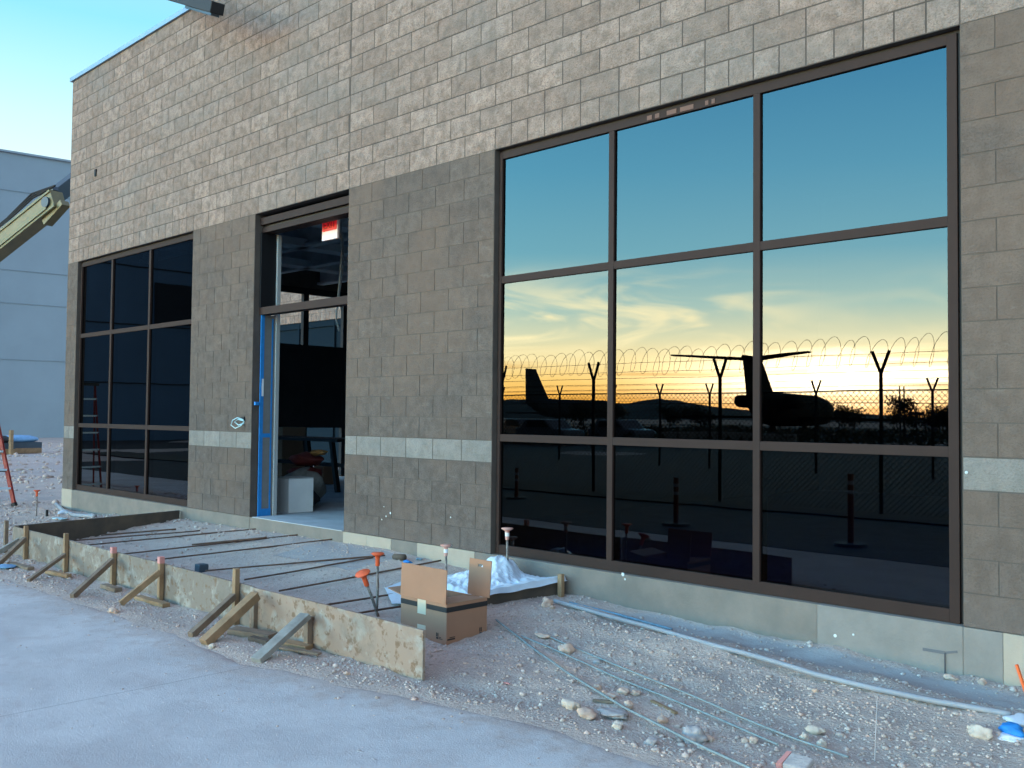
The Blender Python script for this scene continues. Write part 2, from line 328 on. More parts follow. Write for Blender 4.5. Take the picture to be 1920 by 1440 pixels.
# ------------------------------------------------------------------ mesh helpers
class MB:
    def __init__(s): s.v = []; s.f = []; s.m = []; s.tone = []; s.k = 0; s.t = 0.5
    def face(s, idx): s.f.append(idx); s.m.append(s.k); s.tone.append(s.t)
    def quad(s, a, b, c, d):
        n = len(s.v); s.v += [tuple(a), tuple(b), tuple(c), tuple(d)]; s.face((n, n+1, n+2, n+3)); return s
    def hexa(s, p):   # 8 points: bottom 0-3 ccw, top 4-7
        n = len(s.v); s.v += [tuple(q) for q in p]
        for q in ((3, 2, 1, 0), (4, 5, 6, 7), (0, 1, 5, 4), (1, 2, 6, 5), (2, 3, 7, 6), (3, 0, 4, 7)): s.face(tuple(n+i for i in q))
        return s
    def box(s, x0, x1, y0, y1, z0, z1):
        return s.hexa([(x0, y0, z0), (x1, y0, z0), (x1, y1, z0), (x0, y1, z0), (x0, y0, z1), (x1, y0, z1), (x1, y1, z1), (x0, y1, z1)])
    def bar(s, a, b, wd, th, roll=0.0, upv=(0, 0, 1)):   # rectangular bar from a to b
        a = Vector(a); b = Vector(b); d = (b-a).normalized(); u0 = Vector(upv)
        if abs(d.dot(u0)) > .98: u0 = Vector((0, 1, 0))
        sx = d.cross(u0).normalized(); uy = sx.cross(d).normalized()
        if roll: q = Matrix.Rotation(roll, 3, d); sx = q@sx; uy = q@uy
        p = []
        for c in (a, b):
            for i, j in ((-1, -1), (1, -1), (1, 1), (-1, 1)): p.append(c+sx*(wd/2*i)+uy*(th/2*j))
        return s.hexa(p)
    def tube(s, pts, r, n=8, cap=True, rs=None):
        pts = [Vector(p) for p in pts]; base = len(s.v); prev = None
        for i, p in enumerate(pts):
            d = (pts[min(i+1, len(pts)-1)]-pts[max(i-1, 0)]).normalized()
            u0 = Vector((0, 0, 1)) if abs(d.z) < .95 else Vector((1, 0, 0))
            if prev is not None: u0 = prev
            a = d.cross(u0).normalized(); b = a.cross(d).normalized(); prev = b
            rr = rs[i] if rs else r
            for k in range(n):
                an = 2*math.pi*k/n; s.v.append(tuple(p+a*(rr*math.cos(an))+b*(rr*math.sin(an))))
        for i in range(len(pts)-1):
            for k in range(n):
                s.face((base+i*n+k, base+i*n+(k+1) % n, base+(i+1)*n+(k+1) % n, base+(i+1)*n+k))
        if cap:
            s.face(tuple(base+k for k in range(n))[::-1]); s.face(tuple(base+(len(pts)-1)*n+k for k in range(n)))
        return s
    def lathe(s, prof, c, axis=(0, 0, 1), n=16):
        ax = Vector(axis).normalized(); u0 = Vector((1, 0, 0)) if abs(ax.x) < .9 else Vector((0, 1, 0))
        a = ax.cross(u0).normalized(); b = ax.cross(a).normalized(); c = Vector(c); base = len(s.v)
        for r, z in prof:
            for k in range(n):
                an = 2*math.pi*k/n; s.v.append(tuple(c+ax*z+a*(r*math.cos(an))+b*(r*math.sin(an))))
        for i in range(len(prof)-1):
            for k in range(n): s.face((base+i*n+k, base+i*n+(k+1) % n, base+(i+1)*n+(k+1) % n, base+(i+1)*n+k))
        return s
    def prism(s, poly, off):
        """extrude a polygon (3D points) by vector off"""
        n = len(s.v); k = len(poly); off = Vector(off)
        s.v += [tuple(Vector(p)) for p in poly]+[tuple(Vector(p)+off) for p in poly]
        s.face(tuple(range(n, n+k))); s.face(tuple(range(n+2*k-1, n+k-1, -1)))
        for i in range(k): j = (i+1) % k; s.face((n+i, n+k+i, n+k+j, n+j))
        return s
    def build(s, name, mats, parent=None, smooth=False, bevel=0.0, loc=None):
        me = bpy.data.meshes.new(name)
        v = [Vector(p) for p in s.v]
        if loc is not None: v = [p-Vector(loc) for p in v]
        me.from_pydata([tuple(p) for p in v], [], s.f)
        if not isinstance(mats, (list, tuple)): mats = [mats]
        for m_ in mats: me.materials.append(m_)
        me.polygons.foreach_set('material_index', s.m)
        at = me.attributes.new('tone', 'FLOAT', 'FACE'); at.data.foreach_set('value', s.tone)
        if smooth: me.polygons.foreach_set('use_smooth', [True]*len(me.polygons))
        me.update()
        o = bpy.data.objects.new(name, me); COL.objects.link(o)
        if loc is not None: o.location = loc
        if parent is not None:
            o.parent = parent; o.matrix_parent_inverse = Matrix.Identity(4)
            if parent.type == 'EMPTY' or True: o.location = Vector(o.location)-world_loc(parent)
        if bevel > 0:
            b = o.modifiers.new('bevel', 'BEVEL'); b.width = bevel; b.segments = 2; b.limit_method = 'ANGLE'
        return o
def world_loc(o):
    l = Vector((0, 0, 0))
    while o is not None: l += Vector(o.location); o = o.parent
    return l
def tag(o, label=None, cat=None, group=None, kind=None):
    if label: o['label'] = label
    if cat: o['category'] = cat
    if group: o['group'] = group
    if kind: o['kind'] = kind
    return o
def thing(name, loc, label, cat, group=None):
    o = bpy.data.objects.new(name, None); COL.objects.link(o); o.location = loc; o.empty_display_size = .1
    return tag(o, label, cat, group)

# ------------------------------------------------------------------ ground
def lerp(a, b, t): return a+(b-a)*t
def sm(a, b, x): t = min(max((x-a)/(b-a), 0), 1); return t*t*(3-2*t)
FX = [-200, -30, -11, -9.6, -8.5, -5.9, -3, -1.5, 0, .9, 1.7, 3, 4.3, 5.2, 40]
FZ = [-.36, -.36, -.35, -.335, -.31, -.17, -.13, -.11, -.19, -.225, -.245, -.262, -.29, -.31, -.36]
def pad_edge(x):  # y where the loose gravel gives way to the packed pad
    return float(np.interp(x, [-40, -6, -3.3, -.7, .56, 1.4, 1.85, 2.6, 3.1, 3.6, 4.2, 8, 14], [-2.9, -2.8, -2.74, -2.66, -2.72, -2.55, -2.42, -2.27, -2.24, -2.24, -2.3, -2.5, -2.6]))
def gz(x, y, rough=True):
    foot = float(np.interp(x, FX, FZ))
    inform = sm(-5.7, -5.45, x)*(1-sm(.7, .95, x))
    far = -.385
    t = sm(0, -2.3, y) if y < 0 else 0
    z = lerp(foot, far, t)
    zi = lerp(foot, -.30, sm(0, -1.6, y)); 
    if y > -2.17: z = lerp(z, zi, inform*(1-sm(-2.0, -2.14, y)))
    if rough and -14 < x < 9 and -3.2 < y < 3:
        a = sm(pad_edge(x)-.1, pad_edge(x)+.35, y)
        a *= 1-.65*inform*(1 if y > -2.17 else 0)
        z += a*(.028*noise.noise((x*1.7, y*1.7, 1))+.018*noise.noise((x*5, y*5, 3))+.010*noise.noise((x*14, y*14, 5)))
        if x > 1.0:   # swept trench between conduit and wall
            d = (y+.20+.10*(x-1)/3.5)/.22
            tr = math.exp(-d*d)*sm(1.2, 2.2, x)*(1-sm(4.3, 5.0, x)); z -= .035*tr
            dd = (y+.55+.02*x)/.20; z += .035*math.exp(-dd*dd)*sm(1.3, 2.3, x)
    if x < 9 and x > -14:
        pe_ = pad_edge(x)+.07*noise.noise((x*1.6, 0, 5))+.05*noise.noise((x*6, y*6, 2)); q_ = (y-pe_-.06)/.16; z += .017*math.exp(-q_*q_)
    if x < -11:
        z += .10*sm(-13, -18, x)*noise.noise((x*.16, y*.14, 2))
    return z
def hit_ground(px, py, lift=0.0):
    p = G(px, py, -.33)
    for _ in range(12): p = G(px, py, gz(p.x, p.y)+lift)
    return p
xs = np.unique(np.concatenate([[-4000, -2500, -1400, -800, -450, -260, -160, -110], np.linspace(-80, -15, 66), np.linspace(-14.5, -6, 60), np.linspace(-5.9, 5.6, 260), np.linspace(5.8, 12, 40), [15, 22, 40, 90, 200, 500, 1200, 3000]]))
ys = np.unique(np.concatenate([[-4000, -2500, -1400, -800, -450, -200, -100, -60, -40, -28, -20, -15, -12, -10, -8], np.linspace(-7, -3.2, 24), np.linspace(-3.1, .3, 120), np.linspace(.5, 8, 30), np.linspace(9, 40, 30), [55, 80, 140, 300, 900, 2500]]))
gv = []; dust = []
for y in ys:
    for x in xs:
        gv.append((x, y, gz(x, y)))
        d = 0.0
        if 1.0 < x < 4.9:
            q = (y+.16+.14*(x-1)/3.5)/.20; d = math.exp(-q*q)*sm(1.3, 2.0, x)
        if -2.4 < x < -1.1 and -.75 < y < -.05: d = max(d, .62)
        if -3.6 < x < -2 and -.5 < y < 0: d = max(d, .45)
        if -80 < x < -12: d = .35+.35*noise.noise((x*.2, y*.2, 7))
        dust.append(d)
nx = len(xs); gf = []
for j in range(len(ys)-1):
    for i in range(nx-1): a = j*nx+i; gf.append((a, a+1, a+nx+1, a+nx))
me = bpy.data.meshes.new('ground'); me.from_pydata(gv, [], gf); me.materials.append(M['ground'])
da = me.attributes.new('dust', 'FLOAT', 'POINT'); da.data.foreach_set('value', dust)
me.polygons.foreach_set('use_smooth', [True]*len(me.polygons))
go = bpy.data.objects.new('ground', me); COL.objects.link(go); tag(go, kind='structure')

# packed concrete pad in the foreground, with one saw joint
px_ = list(np.linspace(-30, -6, 40))+list(np.linspace(-5.9, 6, 300))+list(np.linspace(6.3, 12, 16))
yb = -4.75; zp = -.376
pv = []; pf = []; pe = []
rows_ = (1.0, .86, .72, .55, .35, .15, .06, 0)
for x in px_:
    e = pad_edge(x)+.05*noise.noise((x*1.3, 0, 9))+.04*noise.noise((x*5, 0, 4))+.02*noise.noise((x*19, 0, 4))
    for k, q in enumerate(rows_):
        y = lerp(e, yb, q); pv.append((x, y, zp-(.006 if q == 0 else 0)+.003*noise.noise((x*.7, y*.7, 3)))); pe.append(max(0, 1-(e-y)/.75))
    pv.append((x, e+.02, zp-.05)); pe.append(1)
R_ = len(rows_)+1
for i_ in range(len(px_)-1):
    for k in range(R_-1): a_ = i_*R_+k; pf.append((a_, a_+R_, a_+R_+1, a_+1))
me = bpy.data.meshes.new('concrete_pavement'); me.from_pydata(pv, [], pf); me.materials.append(M['pad'])
da = me.attributes.new('edge', 'FLOAT', 'POINT'); da.data.foreach_set('value', pe)
me.polygons.foreach_set('use_smooth', [True]*len(me.polygons))
po = bpy.data.objects.new('concrete_pavement', me); COL.objects.link(po); tag(po, kind='structure')
# asphalt yard behind the camera (mirrored in the lower panes) and the dark verge under the fence
b = MB(); b.box(-300, 60, -220, -10.9, -.50, -.366); b.box(-26, 60, -8.9, -4.765, -.5, -.371); tag(b.build('asphalt_road', M['asphalt']), kind='structure')
b = MB(); b.box(-60, 60, -10.89, -8.91, -.5, -.345); tag(b.build('soil_verge_ground', M['soil_dark']), kind='structure')

# ------------------------------------------------------------------ the block building
BX0, BX1 = -49.2*H, 64*H
UL = -47.13; UR = -28.13          # end window, in course units
OPEN = [(0, 20, 0, 18), (UL, UR, 0, 18), (-20.4, -11, -2, 18)]
bld = thing('block_building', (0, 0, 0), 'tan and grey concrete block building with dark bronze windows', 'building')
wb = MB()       # 0 pale 1 taupe 2 band
rs_ = np.random.RandomState(3)
def fb(x0, x1, z0, z1, kind):
    """one block: shallow relief on the wall face"""
    j = .0058 if kind != 1 else .0036; x0 += j; x1 -= j; z0 += j; z1 -= j
    if x1-x0 < .015: return
    wb.k = kind; wb.t = float(rs_.beta(1.7, 2.2)) if kind != 1 else float(rs_.rand())
    if rs_.rand() < .16 and kind == 0: wb.t = .7+.3*rs_.rand()
    yf = 0.0
    if kind == 1:
        nxx, nzz, amp = 1, 1, 0
    else:
        nxx = max(2, int((x1-x0)/.06)); nzz = 3; amp = .006 if kind == 0 else .004
    n = len(wb.v)
    for b_ in range(nzz+1):
        for a_ in range(nxx+1):
            x = lerp(x0, x1, a_/nxx); z = lerp(z0, z1, b_/nzz)
            edge = a_ in (0, nxx) or b_ in (0, nzz)
            yy = yf+(.003 if edge else -amp*rs_.rand())
            if kind == 1: yy = 0
            wb.v.append((x, yy, z))
    for b_ in range(nzz):
        for a_ in range(nxx):
            p = n+b_*(nxx+1)+a_; wb.face((p, p+1, p+nxx+2, p+nxx+1))
    # sides back to the mortar plane
    ring = [n+a_ for a_ in range(nxx+1)]+[n+b_*(nxx+1)+nxx for b_ in range(1, nzz+1)]+[n+nzz*(nxx+1)+a_ for a_ in range(nxx-1, -1, -1)]+[n+b_*(nxx+1) for b_ in range(nzz-1, 0, -1)]
    m_ = len(wb.v); dy = .012 if kind != 1 else .004
    for q in ring: p = wb.v[q]; wb.v.append((p[0], dy+.002, p[2]))
    L = len(ring)
    for i in range(L): k = (i+1) % L; wb.face((ring[k], ring[i], m_+i, m_+k))
for row in range(0, 33):
    z0, z1 = row*H, (row+1)*H
    kind = 0 if row >= 18 else (2 if row == 4 else 1)
    segs = [(-49.2, -11, -.13), (-11, 20, 0), (20, 64, 0)]
    for (a, c, ph) in segs:
        first = math.floor((a-ph)/2)*2-2+(row % 2)
        js = []
        x = first
        while x < c+2:
            js.append(x+ph)
            if row == 18 and ((UL-2.2 < x+ph+1 < UR+.5) or (0 <= x+1 <= 20)): js.append(x+ph+1)
            x += 2
        js = [v for v in js if a < v < c]; js = [a]+js+[c]
        for u0, u1 in zip(js[:-1], js[1:]):
            parts = [(u0, u1)]
            if row < 18:
                for (oa, ob, _, _) in OPEN:
                    nw = []
                    for (p, q) in parts:
                        if q <= oa or p >= ob: nw.append((p, q)); continue
                        if p < oa: nw.append((p, oa))
                        if q > ob: nw.append((ob, q))
                    parts = nw
            for (p, q) in parts: fb(p*H, q*H, z0, z1, kind)
wall = wb.build('wall', [M['pale'], M['taupe'], M['band']], bld)
# backing wall (mortar plane and the reveals of the openings)
mb = MB()
def backing(x0, x1, z0, z1, k, y0=.0035): mb.k = k; mb.box(x0, x1, y0, .20, z0, z1)
ox = [(UL*H, UR*H), (-20.4*H, -11*H), (0, 20*H)]
backing(BX0, BX1, 18*H, 33*H, 0, .006)
prevx = BX0
for a, c in ox: backing(prevx, a, 0, 18*H-.0005, 1); prevx = c
backing(prevx, BX1, 0, 18*H-.0005, 1)
mb.k = 1; mb.box(BX0, BX0+.2, .2005, 3.3, 0, 33*H); mb.box(BX0, BX0+.2, 3.3, 6.2, 3.72, 33*H); mb.box(BX0, BX0+.2, 6.2, 10, 0, 33*H)
mb.box(BX0, BX1, 10.001, 10.2, 0, 33*H); mb.box(BX1-.2, BX1, .2005, 10, 0, 33*H)
mb.build('mortar_joints', [M['mortar'], M['mortar_dark']], bld)
# foundation: strip of bare concrete with primed and patched lengths
f_ = MB()
ends = [(-49.2, -47.13, 2), (-47.13, -28.2, 0), (-28.2, -20.4, 0), (-20.4, -11, 3), (-11, -9, 2), (-9, -7, 2), (-7, -5, 0), (-5, -1, 2), (-1, 15.4, 0), (15.4, 20, 1), (20, 21.1, 1), (21.1, 24, 2), (24, 64, 0)]
for a, c, k in ends:
    f_.k = k; xa, xc = a*H+.0015, c*H-.0015
    if k == 3: f_.k = 0; f_.box(xa, xc, .0, .5, -.7, -.004)
    else: f_.box(xa, xc, -.003 if k == 0 else -.005, .2, -.7, -.003)
f_.build('foundation', [M['concrete'], M['concrete_light'], M['painted_block']], bld)
# marks on the foundation
st = MB()
p0 = W(1730, 1217, -.008); p1 = W(1772, 1224, -.008); p2 = W(1795, 1222, -.008); p3 = W(1772, 1262, -.008)
for a, c, wdt in ((p0, p1, .018), (p1, p2, .014), (p1, p3, .022)):
    st.bar(a, c, .002, wdt, upv=(0, 0, 1))
st.build('foundation_stain', M['stain'], bld)
for (x, y, s) in ((1168, 1077, .016), (1172, 1086, .01), (1566, 1192, .012), (1600, 1190, .008), (1812, 886, .010), (732, 962, .012), (724, 968, .010), (720, 950, .006), (716, 974, .008), (845, 970, .008)):
    p = W(x, y, -.004); ch = MB(); ch.lathe([(s*.3, 0), (s, .001), (s*.6, .003), (.0005, .004)], p, (0, -1, 0), 7); ch.build('mortar_splash', M['chip'], bld)
# parapet cap
fl = MB(); fl.box(BX0-.03, BX1+.03, -.035, .26, 6.685, 6.75); fl.box(BX0-.03, BX0+.26, .2601, 10.2, 6.685, 6.75)
fl.build('roof_flashing', M['flash'], bld)
rf = MB(); rf.box(BX0+.2, BX1-.2, .2, 10, 6.0, 6.1); rf.build('roof', M['flash'], bld)
# interior
it = MB()
it.k = 0; it.box(BX0+.2, BX1-.2, .501, 10, -.3, -.001)
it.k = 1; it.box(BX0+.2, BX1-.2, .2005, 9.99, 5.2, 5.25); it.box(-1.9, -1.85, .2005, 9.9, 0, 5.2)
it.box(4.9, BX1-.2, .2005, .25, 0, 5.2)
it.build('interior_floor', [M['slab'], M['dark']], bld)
jo = MB()
for k, yy in enumerate((1.1, 2.1, 3.3, 4.7, 6.3)):
    zt = 4.25
    jo.box(BX0+.2, -1.95, yy, yy+.14, zt-.05, zt); jo.box(BX0+.2, -1.95, yy+.06, yy+.08, zt-.4, zt-.05); jo.box(BX0+.2, -1.95, yy, yy+.14, zt-.45, zt-.4)
for xx in (-4.9, -6.6, -8.3):
    jo.box(xx, xx+.3, .25, 9.9, 3.80, 3.92)
jo.box(BX0+.2, -1.95, .22, 9.9, 4.3, 4.33)
jo.build('ceiling_joists', M['steel_dark'], bld)

for xx in (-9.3, -8.6, -7.9, -7.2, -6.5, -5.8, -5.1, -4.4):
    sb = MB(); sb.box(xx, xx+.04, 7.2, 7.29, 0, 3.9); sb.build('wall_stud', M['stud'], bld)
for k_, (xx, yy) in enumerate(((-5.2, 2.0), (-6.3, 3.1), (-4.4, 1.4))):
    sb = MB(); sb.tube([(xx, yy, 4.2), (xx+.05, yy+.02, 3.4), (xx-.03, yy, 2.9-.2*k_), (xx+.04, yy, 2.75-.2*k_)], .012, 6); sb.build('hanging_wire', M['orange_bag'] if k_ == 1 else M['stud'], bld)

# front windows: frame mesh with one child of panes
def window(x0, x1, z0, z1, vx, hz, gm, label, yf=.05):
    f = MB(); fwid = .062; y0, y1 = yf, yf+.11
    g = .014
    f.k = 1; f.box(x0, x1, yf+.02, yf+.10, z1-.024, z1-.001); f.box(x1-.0355, x1-.001, yf+.02, yf+.10, z0, z1-.024); f.box(x0+.001, x0+g, yf+.02, yf+.10, z0, z1-.024)  # black strips in the frame gaps, the deep shadow there put in as colour
    f.k = 0; fwl = .036
    X0, X1, Z1 = x0+g, x1-.036, z1-.024
    f.box(X0, X0+fwl, y0, y1, z0, Z1); f.box(X1-fwid, X1, y0, y1, z0, Z1)
    f.box(X0+fwl, X1-fwid, y0+.0015, y1, Z1-fwid, Z1); f.box(X0+fwl, X1-fwid, y0+.0015, y1, z0, z0+fwid+.02)
    for v in vx: f.box(v-.028, v+.028, y0+.001, y1, z0+fwid+.02, Z1-fwid)
    zs = sorted(hz); xsx = [X0+fwl]+[v for v in vx]+[X1-fwid]
    for i in range(len(xsx)-1):
        a = xsx[i]+(.028 if i else 0); c = xsx[i+1]-(.028 if i < len(xsx)-2 else 0)
        for z in zs: f.box(a, c, y0+.002, y1, z-.032, z+.032)
    fo = f.build('window', [M['bronze'], M['gap_black']], bld, bevel=.002)
    fo['label'] = label
    p = MB()
    zz = [z0+fwid+.02]+zs+[Z1-fwid]
    for i in range(len(xsx)-1):
        a = xsx[i]+(.028 if i else 0); c = xsx[i+1]-(.028 if i < len(xsx)-2 else 0)
        for k in range(len(zz)-1):
            za = zz[k]+(.032 if k else 0); zc = zz[k+1]-(.032 if k < len(zz)-2 else 0)
            p.box(a-.006, c+.006, YG, YG+.008, za-.006, zc+.006)
    p.build('glass_panes', gm, fo)
    return fo
window(0, 20*H, 0.0, 18*H, [1.312, 2.64], [1.04, 2.467], M['glass'], 'large nine pane window mirroring the sunset')
xa, xb = UL*H, UR*H
window(xa, xb, 0.0, 18*H, [-8.38, -7.09], [1.03, 2.46], M['glass_small'], 'dark nine pane window at the far end of the wall')

for (ax_, bx_, y_) in ((1213, 1222, 204), (1228, 1236, 201), (1250, 1268, 196), (1275, 1300, 190), (1322, 1328, 181), (1334, 1340, 178)):
    pa = W(ax_, y_, .047); pb2 = W(bx_, y_, .047); fr = MB(); fr.box(pa.x, pb2.x, .0475, .0495, 18*H-.075, 18*H-.040); fr.build('film_residue', M['residue'], bld)
# door opening
DX0, DX1 = -20.4*H, -11*H
df = MB()
df.k = 0
df.box(DX0, DX1, .07, .30, 3.53, 3.615); df.box(DX0, DX1, .10, .26, 3.44, 3.50)
df.k = 3; df.box(DX0, DX1, .12, .20, 3.50, 3.53)
df.k = 0; df.box(DX0+.001, DX1-.001, .075, .20, 2.435, 2.525); df.k = 0              # transom bar
df.k = 3; df.box(DX0, DX0+.03, .075, .29, 2.525, 3.44)
df.k = 0; df.box(DX0, DX0+.02, .09, .14, 0, 2.435); df.k = 1; df.box(DX0, DX0+.035, .1355, .285, .0, 2.435)                    # wrapped jamb
df.k = 2; df.box(DX0, DX0+.06, .285, .335, .0, 3.44)
df.k = 0; df.box(DX1-.03, DX1, .10, .22, 0, 3.44)
dfo = df.build('door_frame', [M['bronze'], M['jamb_grey'], M['stud'], M['gap_black'], M['boom_dark']], bld, bevel=.002)
tp = MB()
xt = DX0+.035
tp.box(DX0+.0205, xt+.003, .090, .135, .0, 2.46); tp.box(xt, xt+.0035, .236, .256, .0, 2.40)
tp.box(xt, xt+.0045, .10, .255, .95, 1.0); tp.box(xt, xt+.0045, .10, .262, .0, .09)
tp.box(DX0+.02, DX0+.05, .02, .074, 1.34, 1.38)
tp.build('blue_masking_tape', M['tape'], dfo)
tp = MB(); tp.box(DX1-.12, DX1-.03, .14, .16, 1.25, 1.31); tp.bar((DX1-.05, .15, 1.33), (DX1-.15, .16, 1.22), .02, .05); tp.build('loose_blue_tape', M['tape'], dfo)
tp = MB(); tp.box(xt, xt+.006, .11, .135, 1.45, 1.66); tp.build('white_tape_strip', M['white'], dfo)
th = MB(); th.box(DX0+.06, DX1-.03, .0, .5, -.0035, .004); th.build('threshold', M['slab'], bld)

# west glazing of the room, seen through the doorway, and the wing beyond it
gz_ = MB(); gx = BX0+.08
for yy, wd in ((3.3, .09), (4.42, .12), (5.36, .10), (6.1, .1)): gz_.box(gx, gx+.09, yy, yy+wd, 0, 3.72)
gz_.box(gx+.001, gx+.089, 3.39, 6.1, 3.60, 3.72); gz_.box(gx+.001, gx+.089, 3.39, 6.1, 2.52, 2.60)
gz_.box(gx+.002, gx+.08, 3.39, 6.1, .98, 2.52)  # opaque dark panel, painted in for glass that mirrors the dim room
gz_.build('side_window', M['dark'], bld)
wing = MB()
def wrow(row, x0, x1, y, step=2):
    z0, z1 = row*H, (row+1)*H; x = x0+(row % 2)*H if step == 2 else x0
    prev = x0
    while prev < x1:
        nx_ = min(x if x > prev else x+step*H, x1)
        wing.t = float(rs_.beta(1.7, 2.2)); wing.box(prev+.005, nx_-.005, y, y+.03, z0+.005, z1-.005); prev = nx_; x = nx_+step*H
wing.k = 0
for row in range(18, 33): wrow(row, -19, BX0-.0, 8.0, 1 if row == 18 else 2)
wing.k = 1; wing.box(-19, BX0, 8.012, 8.2, 18*H, 33*H)
wing.box(-19, -17.2, 8.012, 8.2, 0, 18*H); wing.box(-11.2, BX0, 8.012, 8.2, 0, 18*H)
wing.k = 2; wing.box(-17.2, -11.2, 8.08, 8.12, 0, 18*H-.001)
for xx in (-17.2, -15.6, -14.0, -12.4, -11.26): wing.box(xx, xx+.06, 8.02, 8.0795, 0, 18*H-.001)
wing.box(-17.2, -11.2, 8.03, 8.079, 3.50, 3.655)
wing.build('side_wing', [M['pale'], M['mortar'], M['wing_glass']], bld)

# utility stub-out on the pier
t = thing('junction_box', W(452, 790), 'pale wire loop hanging from a small opening left of the doorway', 'wiring')
b = MB(); c = W(456, 786); b.box(c.x-.04, c.x+.04, -.012, .01, c.z-.03, c.z+.03); b.build('box_opening', M['gap_black'], t)
b = MB()
p = [(W(x, y, -.03-dy)) for x, y, dy in ((456, 787, 0), (445, 783, .02), (436, 788, .04), (433, 797, .05), (441, 803, .05), (452, 798, .04), (458, 790, .02))]
b.tube(p, .006, 6); p = [W(x, y, -.03) for x, y in ((457, 789), (446, 786), (440, 791), (447, 797), (457, 794))]; b.tube(p, .007, 6)
b.build('wire_loop', M['cyan'], t)
b = MB(); c = W(180, 325); b.box(c.x-.02, c.x+.03, -.02, .01, c.z-.05, c.z+.06); o = b.build('wall_outlet', M['gap_black']); tag(o, 'tiny dark hole high on the wall near its left corner', 'vent')

# exit sign hung just inside the doorway
c = W(604, 407, .36); es = thing('exit_sign', c, 'lit red exit sign with white lower half hanging inside the doorway', 'sign')
d0 = W(604, 412, .36); wdt = .31; hgt = .25
b = MB(); zt = d0.z-.005; x0 = d0.x; b.box(x0, x0+wdt, .36, .39, zt-hgt, zt); b.build('sign_body', M['exit_white'], es, bevel=.004)
b = MB(); b.box(x0+.012, x0+wdt-.012, .356, .3599, zt-.145, zt-.012); b.build('red_face', M['exit_red'], es)
def text(body, size, loc, rot, m_, name, parent, ext=.0015, sx=1):
    cu = bpy.data.curves.new(name, 'FONT'); cu.body = body; cu.size = size; cu.extrude = ext; cu.align_x = 'CENTER'; cu.align_y = 'CENTER'
    o = bpy.data.objects.new(name, cu); COL.objects.link(o); o.rotation_euler = rot; o.scale = (sx, 1, 1); cu.materials.append(m_)
    bpy.context.view_layer.update(); me = bpy.data.meshes.new_from_object(o); bpy.data.objects.remove(o)
    o = bpy.data.objects.new(name, me); COL.objects.link(o); o.rotation_euler = rot; o.scale = (sx, 1, 1)
    o.parent = parent; o.location = Vector(loc)-world_loc(parent); return o
text('EXIT', .12, (x0+wdt/2, .3545, zt-.08), (R(90), 0, 0), M['exit_letter'], 'exit_letters', es, sx=1.0)
b = MB(); b.tube([(x0+.15, .375, zt), (x0+.15, .375, 4.3)], .006, 6); b.build('hanger_rod', M['steel_dark'], es)

# things in the room
b = MB(); p = G(541, 962, 0); q = G(587, 959, 0)
wbx = thing('white_box', (p.x, p.y, 0), 'white square box on the slab just inside the doorway', 'box')
d = (q-p); d.z = 0; n_ = Vector((-d.y, d.x, 0)).normalized()*.35; hh = .42
b.hexa([p, q, q+n_, p+n_, p+Vector((0, 0, hh)), q+Vector((0, 0, hh)), q+n_+Vector((0, 0, hh)), p+n_+Vector((0, 0, hh))]); b.build('box_body', M['white'], wbx, bevel=.004)
b = MB(); e_ = Vector((0, 0, hh+.002)); b.hexa([p+e_, q+e_, q+n_+e_, p+n_+e_, p+e_*1.03, q+e_*1.03, q+n_+e_*1.03, p+n_+e_*1.03]); b.build('lid', M['stud'], wbx)
def lump(name, c, r, m_, seed, parent=None, sq=(1, 1, 1), amp=.3, sub=3):
    import bmesh
    bm = bmesh.new(); bmesh.ops.create_icosphere(bm, subdivisions=sub, radius=1)
    for v in bm.verts:
        k = 1+amp*noise.noise(v.co*1.3+Vector((seed*3.1, seed, 0)))+amp*.45*noise.noise(v.co*3.1+Vector((seed, 5, seed)))
        v.co = Vector((v.co.x*k*r*sq[0], v.co.y*k*r*sq[1], v.co.z*k*r*sq[2]))
    me = bpy.data.meshes.new(name); bm.to_mesh(me); bm.free(); me.materials.append(m_)
    for pl in me.polygons: pl.use_smooth = True
    o = bpy.data.objects.new(name, me); COL.objects.link(o); o.location = Vector(c)-(world_loc(parent) if parent else Vector((0, 0, 0)))
    if parent: o.parent = parent
    return o
pl = thing('debris_pile', (-5.0, 1.3, 0), 'heap of grey and red bags beside the white box inside the doorway', 'debris')
lump('grey_bag', (-5.05, 1.35, .25), .34, M['lumber_grey'], 2, pl, (1, .8, .8)); lump('lower_bag', (-4.75, 1.1, .14), .24, M['dark'], 4, pl, (1, 1, .7))
lump('red_bag', (-5.15, 1.45, .62), .26, M['red_bag'], 5, pl, (1.1, .8, .35)); lump('orange_flap', (-4.85, 1.45, .72), .14, M['orange_bag'], 6, pl, (1, .8, .3))
lump('middle_bag', (-5.1, 1.4, .44), .25, M['red_bag'], 9, pl, (1.1, .8, .28))
saw = thing('sawhorse_table', (-7.4, 3.2, 0), 'black legged work table in the dim room behind the white box', 'table')
A0 = G(572, 930, 0); 
b = MB(); b.box(-9.1, -6.5, 2.9, 3.6, .80, .85); b.build('table_top', M['black'], saw)
for (xx, yy) in ((-9.0, 2.95), (-8.3, 3.5), (-7.4, 2.95), (-6.6, 3.5), (-6.7, 2.95)):
    b = MB(); b.bar((xx, yy, .80), (xx+.18, yy, 0), .07, .07); b.build('leg', M['black'], saw)
b = MB(); b.box(-8.95, -6.6, 3.2, 3.25, .38, .44); b.build('stretcher', M['black'], saw)
b = MB(); b.box(-8.4, -8.1, 3.75, 4.0, 0, .32); o = b.build('small_carton', M['card'], bevel=.004); tag(o, 'small brown carton under the dark work table in the room', 'box')
